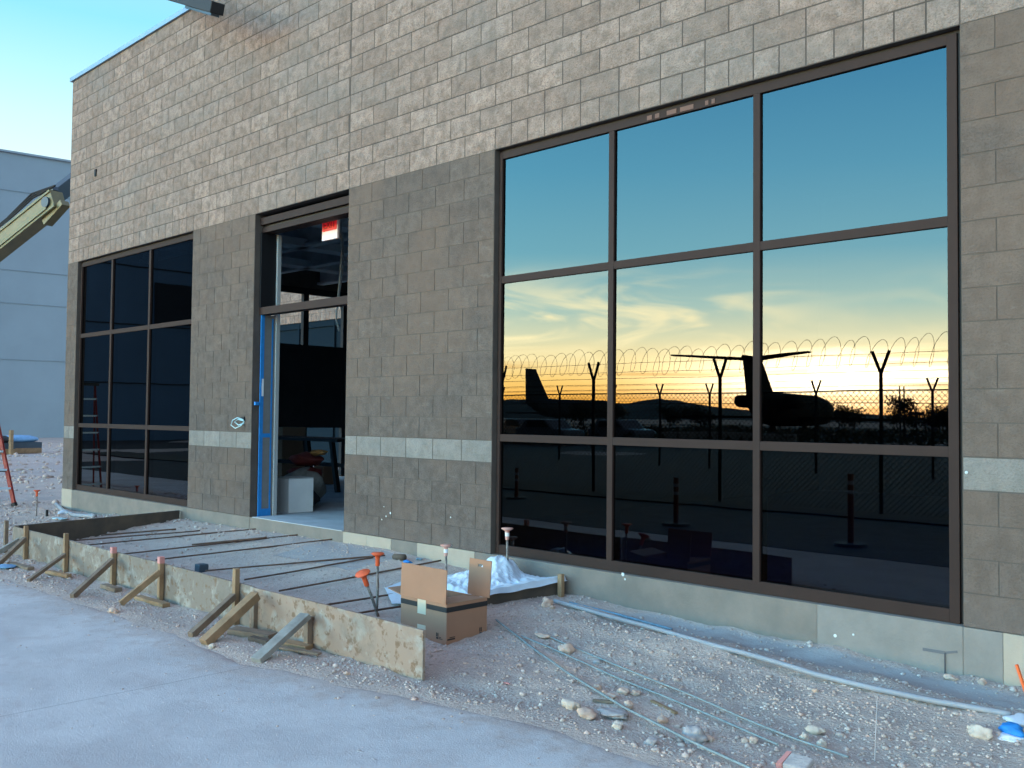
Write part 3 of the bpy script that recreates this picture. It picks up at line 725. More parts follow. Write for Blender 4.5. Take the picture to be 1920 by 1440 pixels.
b = MB(); b.box(-9.65, -9.2, 3.6, 4.1, 0, 1.0); o = b.build('brown_cabinet', M['card_in'], bevel=.01); tag(o, 'dim brown cabinet at the back of the room by the side glazing', 'cabinet')

# ------------------------------------------------------------------ far left: precast building, dark hangar
pb_ = thing('precast_building', (-57.3, 16, -.36), 'large plain blue grey panel building in the left background', 'building')
b = MB()
dirv = Vector((.5, 3.9, 0)).normalized(); A = Vector((-57.6, 14, -1)); P0 = A-dirv*26; P1 = A+dirv*45
nn = Vector((-dirv.y, dirv.x, 0))*25
zt = 17.4
b.hexa([P0, P1, P1+nn, P0+nn]+[q+Vector((0, 0, zt+1)) for q in (P0, P1, P1+nn, P0+nn)]); b.build('wall', M['panel_grey'], pb_)
b = MB()
for z in (4.5, 8.0, 10.05, 15.0):
    off = Vector((.02, 0, 0)); b.bar(P0+off+Vector((0, 0, z+1)), P1+off+Vector((0, 0, z+1)), .044, .035)
b.build('panel_joints', M['panel_joint'], pb_)
b = MB(); b.bar(P0+Vector((.0, 0, zt+1)), P1+Vector((.0, 0, zt+1)), .3, .12); b.build('parapet_cap', M['panel_grey'], pb_)
hg = thing('dark_hangar', (-50, -32, -.36), 'tall dark hangar mirrored in the far end window', 'building')
b = MB(); b.box(-75, -50, -31, -13, -1, 24); b.build('wall', M['hangar'], hg)
b = MB()
for z in (3, 6.5, 10, 13.5, 17): b.box(-49.99, -49.95, -31, -13, z, z+.06)
b.build('siding_seams', M['hangar_dark'], hg)
b = MB(); b.box(-49.98, -49.93, -23.2, -19.9, 6.7, 9.2); b.build('dark_opening', M['hangar_dark'], hg)

# boom lift behind the left corner
bl = thing('boom_lift', (-20.5, -3.5, -.36), 'cream yellow boom lift arm rising behind the left corner', 'boom lift')
D_ = lambda px, py, Z: CPOS+ray(px, py)*Z
a0 = D_(-500, 862, 25.0); a1 = D_(110, 374, 19.5)
b = MB(); b.bar(a0, a1, .30, .40); b.build('main_boom', M['boom'], bl, bevel=.01)
b = MB(); ax = (a1-a0).normalized(); sdv = ax.cross(Vector((0, 0, 1))).normalized(); upv_ = sdv.cross(ax)
if sdv.dot(CPOS-a0) < 0: sdv = -sdv
b.bar(a0+sdv*.17-upv_*.10, a1+sdv*.17-upv_*.10-ax*.2, .05, .09); b.bar(a0+sdv*.16+upv_*.17, a1+sdv*.16+upv_*.17, .03, .04)
b.bar(a0+sdv*.158-upv_*.17, a1+sdv*.158-upv_*.17, .02, .05); b.build('boom_rail', M['boom_side'], bl)
b = MB(); b.bar(a0+upv_*.27+ax*2, a1+upv_*.26, .14, .09); b.build('hose_carrier', M['boom_dark'], bl)
for hk in range(3):
    b = MB(); b.tube([a0+ax*2+upv_*(.33+.03*hk)+sdv*.06, a1-ax*1.5+upv_*(.33+.03*hk)+sdv*.06, a1-ax*.6+upv_*(.36+.05*hk)+sdv*.08, a1+ax*.1+upv_*.25+sdv*.08], .02, 6); b.build('hydraulic_hose', M['black'], bl)
b = MB(); c = a1-ax*.18; b.lathe([(.001, -.2), (.11, -.2), (.11, .2), (.001, .2)], c, sdv, 14); b.build('pivot_pin', M['boom_dark'], bl)
j0 = a1-ax*.25-upv_*.22; j1 = a1+ax*.15-upv_*.05
b = MB(); b.bar(j0-ax*.25-upv_*.06, j1-upv_*.12, .2, .13); b.build('boom_bracket', M['boom'], bl, bevel=.01)
j2 = D_(152, 330, 20.5)
b = MB(); b.bar(a1-ax*.35+upv_*.12, j2, .22, .30); b.build('jib', M['boom_dark'], bl, bevel=.01)
b = MB(); b.bar(a1-ax*3.3+upv_*.46, a1-ax*2.2+upv_*.44, .2, .16); b.build('cable_tray', M['white'], bl)
base = Vector((a0.x, a0.y, -.36))
b = MB(); b.box(base.x-1.4, base.x+1.4, base.y-1.1, base.y+1.1, .25, .9); b.box(base.x-.9, base.x+.9, base.y-.9, base.y+.9, .9, 1.5); b.build('chassis', M['boom'], bl, bevel=.05)
for sx_, sy_ in ((-1, -1), (1, -1), (-1, 1), (1, 1)):
    b = MB(); b.lathe([(.001, -.15), (.40, -.15), (.45, -.08), (.45, .08), (.40, .15), (.001, .15)], (base.x+sx_*1.1, base.y+sy_*1.15, .09), (0, 1, 0), 20); b.build('wheel', M['black'], bl)

# dark platform end reaching over the parapet
tipo = thing('lift_platform_arm', (-4.2, -.7, 6.2), 'dark steel arm end poking over the parapet at the top', 'boom lift')
q0 = W(300, -14, -.55); q1 = W(408, 16, -.75)
b = MB(); b.bar(q0, q1, .16, .13); b.build('arm', M['black'], tipo, bevel=.01)
q2 = W(355, 4, -.6); q3 = W(404, 22, -.75)
b = MB(); b.bar(q2+Vector((0, 0, -.05)), q3+Vector((0, 0, -.02)), .10, .07); b.build('end_bracket', M['boom_dark'], tipo, bevel=.005)
b = MB(); b.bar(q0, q0+Vector((-1.6, .8, 1.6)), .16, .13); b.build('upper_arm', M['boom_dark'], tipo)

# ------------------------------------------------------------------ formwork
YB = -2.19
def board(name, x0, x1, y, z0, z1, m_, parent=None, tone=.5, th=.02, zs=None):
    b = MB(); b.t = tone; n = 24
    for i in range(n):
        a = lerp(x0, x1, i/n); c = lerp(x0, x1, (i+1)/n)
        dza = .006*noise.noise((a*.8, 0, 0)); dzc = .006*noise.noise((c*.8, 0, 0))
        if i in (0, n-1) or True:
            k = len(b.v)
            b.v += [(a, y, z0), (c, y, z0), (c, y+th, z0), (a, y+th, z0), (a, y, z1+dza), (c, y, z1+dzc), (c, y+th, z1+dzc), (a, y+th, z1+dza)]
            for q in ((3, 2, 1, 0), (4, 5, 6, 7), (0, 1, 5, 4), (2, 3, 7, 6)): b.face(tuple(k+w_ for w_ in q))
            if i == 0: b.face((k+3, k, k+4, k+7))
            if i == n-1: b.face((k+1, k+2, k+6, k+5))
    return b.build(name, m_, parent)
o = board('form_board', -5.55, -.335, YB, -.40, -.075, M['ply'], tone=.15); tag(o, 'longer greyish plywood form board behind the braced stakes', 'form board')
o = board('form_board', -.33, 1.685, YB-.022, -.385, -.075, M['ply'], tone=.95); tag(o, 'tan plywood form board with brown spots ending beside the carton', 'form board')
b = MB(); b.hexa([(-5.58, -2.15, -.40), (-5.54, -2.15, -.40), (-5.86, -.03, -.32), (-5.90, -.03, -.32), (-5.58, -2.15, -.07), (-5.54, -2.15, -.07), (-5.86, -.03, -.05), (-5.90, -.03, -.05)])
o = b.build('form_board', M['lumber_dark'], bevel=.003); tag(o, 'dark brown form board running back to the wall at the far end', 'form board')
b = MB(); b.hexa([(.60, -1.14, -.40), (.64, -1.14, -.40), (.90, -.012, -.33), (.86, -.012, -.33), (.60, -1.14, -.19), (.64, -1.14, -.19), (.90, -.012, -.10), (.86, -.012, -.10)])
o = b.build('form_board', M['lumber_dark'], bevel=.003); tag(o, 'brown form board under the edge of the white plastic sheet', 'form board')
# stakes
SG = 'stakes holding the plywood form boards'
def stake(px, py_top, y, zt, label, m_, pink=False, wd=.045, lean=0):
    p = W(px, py_top, y); t = thing('form_stake', (p.x, y, -.4), label, 'stake', SG)
    b = MB(); b.bar((p.x+lean, y, -.48), (p.x, y, p.z if zt is None else zt), wd, .04, upv=(0, 1, 0)); b.build('stake_body', m_, t, bevel=.003)
    if pink:
        z = p.z if zt is None else zt
        b = MB(); b.box(p.x-wd/2-.002, p.x+wd/2+.002, y-.022, y+.022, z-.055, z+.002); b.build('pink_paint', M['pink'], t)
    return p
ys1 = YB-.026
stake(12, 976, ys1, None, 'weathered stake at the left edge of the frame', M['lumber_old'])
stake(31, 986, ys1+.05, None, 'short grey stake second from the left, behind its neighbour', M['lumber_old'], wd=.035)
stake(49, 986, ys1, None, 'tan stake with a long grey brace, third from the left', M['lumber'])
stake(124, 1000, ys1, None, 'slim tan stake, fourth from the left along the form board', M['lumber'])
stake(213, 1026, ys1, None, 'stake with faint pink paint on top, fifth from the left', M['lumber'], True)
stake(302, 1044, ys1, None, 'stake with bright pink painted top, sixth from the left', M['lumber'], True)
stake(443, 1066, ys1, None, 'tallest bare tan stake with an orange mark, beside the board joint', M['lumber'])
stake(478, 1110, ys1-.01, -.10, 'brown stake hidden behind the thick brace at the board joint', M['lumber_old'])
stake(578, 1160, ys1-.022, -.17, 'short brown stake behind the grey brace on the tan board', M['lumber_old'], wd=.05)
# braces
BG = 'diagonal braces leaning on the form stakes'
def brace(pt, pf, label, m_, wd=.04, th=.05, yt=None):
    yt = yt if yt is not None else YB-.065
    a = W(pt[0], pt[1], yt); f = hit_ground(*pf, .012)
    b = MB(); b.bar(a, f, wd, th); c = (a+f)/2
    o = b.build('diagonal_brace', m_, bevel=.003, loc=c); tag(o, label, 'brace', BG)
brace((36, 1012), (-30, 1052), 'pale grey brace running out of the frame at the left', M['lumber_grey'])
brace((47, 1010), (-8, 1062), 'lower weathered brace at the left edge under the pale one', M['lumber_old'], yt=YB-.09)
brace((121, 1040), (53, 1089), 'thin brown brace on the slim fourth stake', M['lumber_old'], .035, .035)
brace((211, 1050), (135, 1119), 'tan brown brace on the fifth stake', M['lumber_old'])
brace((300, 1072), (226, 1132), 'tan brace on the pink topped sixth stake', M['lumber'])
brace((438, 1118), (357, 1192), 'thinner brown brace left of the thick one at the joint', M['lumber_old'], .045, .05)
brace((480, 1116), (382, 1206), 'thick tan brace with wide flat face at the board joint', M['lumber'], .075, .06, yt=YB-.11)
brace((573, 1154), (480, 1239), 'flat light grey brace, nearest to the camera', M['lumber_grey'], .085, .04, yt=YB-.10)
# loose blocks of lumber at the foot of the boards
LG = 'lumber offcuts at the foot of the form boards'
def offcut(p0, p1, label, m_, wd=.09, th=.04):
    a = hit_ground(*p0, .02); c = hit_ground(*p1, .02); b = MB(); b.bar(a, c, wd, th)
    o = b.build('lumber_offcut', m_, bevel=.003, loc=(a+c)/2); tag(o, label, 'offcut', LG)
offcut((88, 1072), (130, 1080), 'small offcut at the foot of the fourth stake', M['lumber'], .05, .035)
offcut((195, 1098), (222, 1106), 'small weathered offcut at the foot of the fifth stake', M['lumber_old'], .07, .035)
offcut((258, 1120), (312, 1135), 'orange tan offcut at the foot of the pink topped stake', M['lumber'], .07, .035)
offcut((435, 1182), (512, 1194), 'wide brown offcut under the thick brace', M['lumber_old'], .12, .045)
offcut((470, 1196), (505, 1204), 'dark offcut lying under the wide brown one', M['lumber_dark'], .06, .03)
offcut((520, 1204), (580, 1215), 'yellowish offcut lying right of the light grey brace', M['lumber'], .10, .04)
offcut((515, 1212), (600, 1226), 'thin pale strip under the yellowish offcut', M['lumber_old'], .05, .015)
offcut((20, 1056), (58, 1066), 'brown offcut at the foot of the third stake', M['lumber_old'], .07, .03)

# ------------------------------------------------------------------ rebar lying in the form
RG = 'rusty rebars lying inside the form'
def rodline(pts, lift, rad, m_, name, label, cat, group=None, n=6, sag=0.0):
    P = [hit_ground(x, y, lift) for x, y in pts]
    Q = []
    for a, c in zip(P[:-1], P[1:]):
        for k in range(10): t_ = k/10; q = a.lerp(c, t_); Q.append(q)
    Q.append(P[-1])
    for q in Q: q.z += .004*noise.noise((q.x*2, q.y*2, 1))
    c = sum(Q, Vector())/len(Q); b = MB(); b.tube(Q, rad, n)
    o = b.build(name, m_, smooth=True, loc=c); tag(o, label, cat, group); return o
rb = [([(101, 1007), (474, 979)], 'rebar nearest the dark far form board, with a thick dark middle'),
      ([(131, 1014), (375, 995)], 'short rebar second from the dark far form board'),
      ([(165, 1022), (527, 987)], 'rebar ending just short of the door sill at its left side'),
      ([(230, 1039), (584, 1000)], 'rebar pointing at the middle of the door sill'),
      ([(292, 1050), (640, 1009)], 'rebar ending at the right end of the door sill'),
      ([(385, 1070), (722, 1041)], 'long rebar starting at the grey chair block by the tall stake'),
      ([(458, 1087), (560, 1070), (700, 1045)], 'bent rebar crossing under the upright orange cap'),
      ([(523, 1108), (640, 1087), (827, 1051)], 'rebar passing behind the tilted orange cap toward the faded cap'),
      ([(612, 1134), (762, 1110)], 'short rebar ending behind the open carton'),
      ([(671, 1150), (760, 1136)], 'shortest rebar between the tan board and the carton'),
      ([(190, 1003), (330, 992)], 'thick dark rebar lap beside the far form board'),
      ([(360, 1021), (500, 1008)], 'thick dark rebar lap in the middle of the form')]
for i, (p, lb) in enumerate(rb):
    rodline(p, .028 if i < 10 else .040, .0085 if i < 10 else .011, M['rust'], 'rebar', lb, 'rebar', RG, 6)
def cap_prof(s=1.0): return [(.001, .052), (.048, .050), (.052, .044), (.040, .036), (.020, .024), (.017, 0), (.017, -.045), (.013, -.05), (.001, -.05)]
CG = 'mushroom capped rebars'
def capped(foot, head, label, mcap, tilt=None, sc=1.0, white=False):
    t = thing('capped_rebar', foot, label, 'rebar', CG); f = Vector(foot); h = Vector(head)
    mid = (f+h)/2
    b = MB(); b.tube([f, mid+Vector((.004, .003, 0)), h], .0095*sc, 8); b.build('rebar_post', M['rebar_grey'], t, smooth=True)
    ax = (h-f).normalized(); b = MB(); b.lathe([(r*sc, z*sc) for r, z in cap_prof()], h, ax, 18); co = b.build('safety_cap', mcap, t, smooth=True)
    if white: b = MB(); b.lathe([(.0175*sc, .02*sc), (.0185*sc, .018*sc), (.0185*sc, -.018*sc), (.0175*sc, -.02*sc)], h, ax, 18); b.build('white_band', M['white'], co)
f0 = hit_ground(706, 1162, -.04); h0 = CPOS+ray(708, 1049)*((f0-CPOS).dot(fw)/1.0)
capped(f0, h0, 'upright rebar with bright orange cap left of the carton', M['cap'])
f1 = hit_ground(712, 1165, -.04); h1 = CPOS+ray(684, 1086)*((f1-CPOS).dot(fw)*.985)
capped(f1, h1, 'leaning rebar with tilted orange cap left of the carton', M['cap'], sc=1.15)
f2 = Vector((-.24, -.36, -.27)); z2 = (f2-CPOS).dot(fw); h2 = CPOS+ray(836, 1032)*z2; f2 = Vector((h2.x, h2.y, -.27))
capped(f2, h2, 'rebar with dusty faded orange cap behind the carton', M['cap_dusty'], white=True)
h3 = W(951, 1001, -.30); f3 = Vector((h3.x, h3.y, -.30))
capped(f3, h3, 'rebar with faded orange cap poking out of the white sheet', M['cap_dusty'], white=True)
h4 = hit_ground(68, 968, 0); z4 = (h4-CPOS).dot(fw); h5 = CPOS+ray(68, 925)*z4
capped(h4, Vector((h4.x, h4.y, h5.z)), 'distant rebar with round orange cap near the left corner', M['cap'], sc=.95)
h4 = hit_ground(88, 968, 0); z4 = (h4-CPOS).dot(fw); h5 = CPOS+ray(89, 956)*z4
b = MB(); b.tube([h4, (h4.x, h4.y, h5.z)], .02, 8); o = b.build('short_post', M['steel'], loc=h4); tag(o, 'short dark post beside the distant orange cap', 'post')

# grey spacer block, blue tape scraps, dark pipe stub
b = MB(); c = hit_ground(378, 1066, .03); b.box(c.x-.05, c.x+.05, c.y-.05, c.y+.05, c.z-.04, c.z+.045); o = b.build('rebar_chair_block', M['boom_dark'], bevel=.01, loc=c); tag(o, 'dark grey spacer block at the end of a rebar by the tall stake', 'spacer')
c = hit_ground(745, 1046, .03); b = MB(); b.tube([c+Vector((-.07, .02, 0)), c+Vector((.07, .03, .01))], .03, 12); o = b.build('pipe_stub', M['lumber_dark'], smooth=True, loc=c); tag(o, 'short dark pipe stub against the primed foundation block', 'pipe')
def scrap(px, py, r, m_, label, seed, sq=(1, .7, .25), cat='litter', grp=None, name='plastic_scrap', lift=.01):
    c = hit_ground(px, py, lift); o = lump(name, c, r, m_, seed, None, sq, .55, 3); tag(o, label, cat, grp); return o
scrap(764, 1053, .05, M['tape'], 'crumpled dark blue tape on the gravel behind the carton', 3)
scrap(786, 1048, .04, M['rod_blue'], 'crumpled light blue tape scrap near the faded cap', 8)
scrap(1896, 1368, .055, M['tape'], 'bright blue crumpled tape at the right edge', 12, (1, .8, .5), lift=.03)
scrap(1912, 1352, .075, M['sheet'], 'white crumpled plastic around the blue tape at the right edge', 13, (1, 1, .4))
scrap(1895, 1384, .06, M['sheet'], 'white plastic bag scrap below the blue tape at right', 19, (1.1, .6, .3))
scrap(951, 1281, .02, M['pink'], 'tiny red scrap on the gravel right of the tan board', 15, (1.4, .5, .2))
scrap(12, 1062, .11, M['pallet_blue'], 'blue plastic scrap at the left edge beyond the braces', 21, (1.2, .8, .15))
scrap(120, 962, .10, M['sheet'], 'crumpled white plastic by the far corner of the wall', 23, (1.2, .9, .35))
scrap(113, 972, .10, M['cyan'], 'flat pale scrap in front of the far corner', 24, (1.6, .7, .08))

# ------------------------------------------------------------------ carton
cz = -.355; bx0, bx1, by0, by1, bz = .69, 1.19, -1.58, -1.19, -.078
ct = thing('cardboard_carton', ((bx0+bx1)/2, (by0+by1)/2, cz), 'open brown cardboard carton with upright flaps and black stripe', 'carton')
th_ = .006
b = MB(); b.box(bx0, bx1, by0, by0+th_, cz, bz); b.box(bx0, bx0+th_, by0+th_, by1-th_, cz, bz); b.box(bx1-th_, bx1, by0+th_, by1-th_, cz, bz); b.box(bx0, bx1, by1-th_, by1, cz, bz); b.box(bx0+th_, bx1-th_, by0+th_, by1-th_, cz, cz+th_)
b.build('box_body', M['card'], ct, bevel=.0015)
def flap(name, p, q, v, m_=M['card'], hole=False):
    p, q, v = Vector(p), Vector(q), Vector(v); n_ = (q-p).cross(v).normalized()*th_
    b = MB(); b.prism([p, q, q+v*1.0, p+v*1.0], n_); return b.build(name, m_, ct, bevel=.001)
flap('flap', (bx0, by0, bz+.002), (bx1-.005, by0, bz+.002), (.015, -.004, .238))
# right flap standing at the back with a hand hole: built as a frame of four strips
b = MB(); x_ = bx1-.004; 
fy0, fy1 = by1-.005-.20, by1-.005
def fstrip(a0, a1, c0, c1):
    # a: 0..1 along the width, c: 0..1 up
    p = lambda a, c: Vector((lerp(.985, 1.215, a)+.02*c, by1-.004, bz+.002+.265*c))
    b.prism([p(a0, c0), p(a1, c0), p(a1, c1), p(a0, c1)], (0, th_, 0))
fstrip(0, 1, 0, .80); fstrip(0, .40, .80, .88); fstrip(.62, 1, .80, .88); fstrip(0, 1, .88, 1)
b.build('flap', M['card'], ct)
b = MB(); b.prism([(bx1, by0+.01, bz+.001), (bx1, by1-.01, bz+.001), (bx0+.24, by1-.02, bz-.018), (bx0+.24, by0+.02, bz-.018)], (0, 0, .005)); b.build('folded_flap', M['card_in'], ct)
flap('flap', (bx0, by1-.01, bz+.002), (bx0, by0+.01, bz+.002), (-.17, 0, .03), M['card_in'])
b = MB(); e = .0015; zs0, zs1 = bz-.055, bz-.02
b.box(bx0, bx0+.185, by0-e, by0-.0003, zs0, zs1); b.box(bx0+.285, bx1, by0-e, by0-.0003, zs0, zs1); b.box(bx1+.0003, bx1+e, by0, by1, zs0, zs1)
b.build('black_stripe', M['print'], ct)
b = MB(); b.box(bx0+.19, bx0+.28, by0-.002, by0-.0004, bz-.10, bz+.001); b.build('packing_tape', M['tape_pale'], ct); b = MB(); b.box(bx0+.19, bx0+.28, by0-.002, by0-.0004, cz+.04, cz+.10); b.build('packing_tape', M['tape_pale'], ct)
b = MB()
def pr(x, z, w_, h_): b.box(x, x+w_, by0-.0016, by0-.0003, z, z+h_)
pr(1.085, cz+.03, .022, .012); pr(1.085, cz+.046, .008, .026); pr(1.099, cz+.046, .008, .026); pr(1.115, cz+.032, .035, .004); pr(1.115, cz+.042, .02, .004)
b.build('front_print', M['print'], ct); b = MB()
def pr2(y, z, w_, h_): b.box(bx1+.0003, bx1+.0016, y, y+w_, z, z+h_)
pr2(by0+.01, cz+.03, .07, .01); pr2(by0+.03, cz+.045, .05, .005); b.build('side_print', M['print'], ct); b = MB(); pr2(by1-.075, cz+.03, .022, .012); pr2(by1-.075, cz+.046, .008, .03); pr2(by1-.061, cz+.046, .008, .03)
b.build('side_print', M['print'], ct)

# ------------------------------------------------------------------ white plastic sheet heaped over the right end of the form
def sheet():
    b = MB(); nu, nv = 80, 60
    pk = Vector((h3.x-.085, h3.y+.01))
    for j in range(nv+1):
        for i in range(nu+1):
            u = i/nu; v = j/nv
            y = lerp(-.83, -.02, v); xb_ = lerp(.64, .90, (y+1.14)/1.13)+.035; x = lerp(-.20, xb_, u)
            # outline skew: right corner runs out to a point by the stub stake
            y += .05*math.sin(u*5)*(1-v)*(1-u)
            d = math.hypot((x-pk.x)/.15, (y-pk.y)/.16); d2 = math.hypot((x-.30)/.33, (y+.34)/.25)
            z = -.185+.09*math.exp(-(d**4.5))+.05*math.exp(-d2*d2)+.09*math.exp(-((x-pk.x)/.34)**2-((y-pk.y)/.34)**2)
            z += .07*math.exp(-((x-.95)/.22)**2-((y+.12)/.2)**2)
            z += .03*noise.noise((x*5, y*5, 2))+.035*(.3-abs(noise.noise((x*7+y*3, y*8, 6))))+.022*(.3-abs(noise.noise((x*15+y*7, y*14, 2))))+.010*noise.noise((x*34, y*34, 3))
            e_ = min(u, v, 1-u, 1-v); z -= .10*(1-sm(0, .10, min(u, v)))*(1 if True else 0)*.6
            bt = lerp(-.19, -.10, (y+1.14)/1.13)+.018
            z = lerp(z, bt+.03*abs(noise.noise((y*7, 1, 5))), sm(.80, .97, u))
            if u > .985: z = bt-.035-.03*noise.noise((y*5, 3, 3))
            z = max(z, gz(x, y)+.012)
            b.v.append((x, y, z))
    for j in range(nv):
        for i in range(nu): a = j*(nu+1)+i; b.face((a, a+1, a+nu+2, a+nu+1))
    o = b.build('plastic_sheet', M['sheet'], smooth=False)
    s = o.modifiers.new('solid', 'SOLIDIFY'); s.thickness = .004
    tag(o, 'heap of white plastic sheeting over the right end of the form', 'sheeting')
sheet()
b = MB(); c = W(1052, 1076, -.10); b.box(c.x-.022, c.x+.022, -.12, -.08, -.34, c.z); o = b.build('form_stake', M['lumber'], bevel=.003, loc=(c.x, -.1, -.3)); tag(o, 'stub stake at the right tip of the white plastic sheet', 'stake', SG)
# flat sheet piece left of the carton
b = MB(); q = [hit_ground(x, y, .03) for x, y in ((722, 1103), (755, 1090), (760, 1132), (735, 1132))]
b.prism(q, (0, 0, .004)); o = b.build('plastic_sheet', M['sheet']); tag(o, 'small flat white sheet between the carton and the orange capped rebars', 'sheeting')

# ------------------------------------------------------------------ conduits and rods on the gravel at right
pts = [(1040, 1127), (1120, 1149), (1250, 1185), (1400, 1226), (1530, 1265), (1640, 1291), (1760, 1316), (1896, 1340)]
rodline(pts, .022, .0165, M['pvc'], 'pvc_conduit', 'long grey plastic conduit running beside the foundation', 'conduit', n=10)
rodline([(1068, 1130), (1160, 1152), (1260, 1180)], .012, .010, M['rod_blue'], 'cable', 'thin blue grey cable behind the long conduit near the sheet', 'cable')
RD = 'thin pale rods on the gravel'
rodline([(930, 1162), (1000, 1215), (1062, 1260), (1171, 1327), (1290, 1387), (1401, 1438), (1440, 1458)], .034, .0072, M['rod'], 'fibreglass_rod', 'longest rod, nearest to the camera, starting by the carton', 'rod', RD)
rodline([(978, 1192), (1030, 1213), (1087, 1239), (1163, 1273), (1240, 1303), (1320, 1337), (1380, 1362), (1458, 1395)], .022, .0058, M['rod'], 'fibreglass_rod', 'middle rod between the longest and the upper one', 'rod', RD)
rodline([(1019, 1188), (1056, 1205), (1110, 1228), (1173, 1254), (1280, 1297), (1390, 1345), (1490, 1384), (1591, 1420)], .022, .0060, M['rod'], 'fibreglass_rod', 'upper long rod passing the round tan rock', 'rod', RD)
rodline([(105, 945), (118, 957), (140, 966), (178, 968)], .03, .030, M['pvc'], 'pvc_conduit', 'white bent pipe curling round the far left corner', 'conduit', n=10)
p = hit_ground(1640, 1428, 0); q = CPOS+ray(1645, 1304)*((p-CPOS).dot(fw)*1.03)
b = MB(); b.tube([p, q], .0028, 6); o = b.build('survey_pin', M['grey_rock'], loc=p); tag(o, 'thin grey rod stuck in the gravel below the conduit', 'rod')
p = hit_ground(1927, 1310, -.02); q = W(1906, 1246, p.y)
b = MB(); b.bar(p, q, .022, .012); o = b.build('marker_stake', M['orange_stake'], loc=p); tag(o, 'bright orange marker stake leaning at the right edge', 'stake')
for s_, (a, c), m_, lb in (('wood_strip', ((1222, 1314), (1268, 1337)), M['lumber'], 'narrow yellowish wood strip among the rocks and rods'), ('wood_strip', ((1112, 1313), (1150, 1316)), M['lumber_old'], 'broken brown wood strip behind the flat grey rock')):
    P_, Q_ = hit_ground(*a, .01), hit_ground(*c, .01); b = MB(); b.bar(P_, Q_, .02, .012); o = b.build(s_, m_, loc=(P_+Q_)/2); tag(o, lb, 'wood')
# paper with red edge at the bottom
p = hit_ground(1496, 1445, .02); t = thing('cement_bag_scrap', p, 'square white scrap with a red edge at the bottom of the frame', 'litter')
b = MB(); b.hexa([p+Vector((-.055, -.04, 0)), p+Vector((.055, -.04, 0)), p+Vector((.055, .05, .03)), p+Vector((-.055, .05, .03)), p+Vector((-.055, -.045, .03)), p+Vector((.055, -.045, .03)), p+Vector((.055, .045, .06)), p+Vector((-.055, .045, .06))]); b.build('scrap_body', M['grey_rock'], t, bevel=.008)
b = MB(); b.hexa([p+Vector((-.075, -.06, 0)), p+Vector((-.0551, -.04, 0)), p+Vector((-.0551, .05, .03)), p+Vector((-.075, .04, .03)), p+Vector((-.075, -.06, .03)), p+Vector((-.0551, -.045, .03)), p+Vector((-.0551, .045, .06)), p+Vector((-.075, .04, .06))]); b.build('red_edge', M['pink'], t)

# ------------------------------------------------------------------ rocks and gravel
RK = 'rocks lying in the gravel'
rocks = [(1062, 1214, .048, 'tan', (1, 1, .85), 'round tan rock resting on the upper long rod'), (1027, 1127, .05, 'tan', (.9, .9, .9), 'tan rock leaning on the brown form board'), (1036, 1134, .02, 'tan', (1, 1, .7), 'small tan stone in front of the rock by the form board'),
         (1300, 1378, .062, 'grey', (1, .9, .85), 'largest round grey rock, right of the longest rod'), (1070, 1316, .045, 'white', (1.3, .8, .6), 'long cream rock left of the rods'), (1100, 1333, .05, 'tan', (1.1, .9, .6), 'tan rock touching the long cream rock'),
         (1148, 1332, .06, 'grey', (1.5, .9, .28), 'flat grey rock right of the cream one'), (1157, 1356, .03, 'white', (1, 1, .7), 'white and grey rock below the flat grey one'), (1221, 1386, .03, 'grey', (1, 1, .7), 'small grey rock left of the longest rod near the pad'),
         (1178, 1317, .026, 'tan', (1, 1, .8), 'tan rock in the cluster under the longest rod'), (1168, 1291, .03, 'tan', (1.3, 1, .6), 'tan rock at the top of the cluster'), (1145, 1300, .026, 'tan', (1.2, 1, .6), 'brownish rock at the left of the cluster'), (1192, 1294, .026, 'tan', (1.1, 1, .6), 'pinkish rock at the right of the cluster'),
         (1120, 1284, .024, 'tan', (1, 1, .8), 'small pinkish rock above the longest rod'), (1120, 1236, .024, 'grey', (1.2, 1, .6), 'grey stone behind the rods in the middle'), (1242, 1345, .026, 'tan', (1, 1, .9), 'small upright tan rock beside the yellowish strip'), (1332, 1381, .022, 'tan', (1, 1, .8), 'pink tan stone touching the largest rock'),
         (1412, 1384, .022, 'tan', (1, 1, .8), 'tan stone on the middle rod near its end'), (1397, 1383, .018, 'tan', (1, 1, .8), 'small tan stone beside the middle rod'), (1527, 1364, .036, 'white', (1.3, .9, .6), 'cream rock right of the upper long rod'), (1508, 1378, .024, 'white', (1, 1, .9), 'cream stone just left of its larger neighbour on the upper rod'), (1541, 1390, .024, 'white', (1, 1, .9), 'cream stone sitting on the upper long rod'),
         (1838, 1369, .045, 'white', (1.2, .8, .7), 'white broken rock left of the blue tape'), (1826, 1361, .03, 'white', (1, 1, .7), 'small white rock behind the broken one at right'), (1842, 1275, .026, 'tan', (1.1, 1, .8), 'cream stone against the foundation under the T shaped stain'), (1782, 1266, .03, 'tan', (1.4, .8, .6), 'low tan stone at the foundation left of the cream stone'),
         (1445, 1256, .014, 'white', (1, 1, .8), 'small white stone just below the conduit'), (1529, 1290, .018, 'tan', (1, 1, .8), 'small tan stone below the middle of the conduit'), (650, 1258, .02, 'tan', (1, 1, .6), 'small orange stone in front of the tan board'), (213, 1140, .045, 'tan', (1.1, .8, .5), 'brown clod at the foot of the pink stake brace'), (398, 1207, .026, 'white', (1, 1, .8), 'white pebble at the foot of the thick brace'),
         (690, 1072, .03, 'grey', (1.4, .9, .5), 'grey stone between the rebars left of the tilted cap'), (1018, 1187, .04, 'tan', (1.7, .8, .35), 'flat tan clod at the start of the upper rod'), (940, 1190, .018, 'grey', (1, 1, .7), 'grey stone right of the carton')]
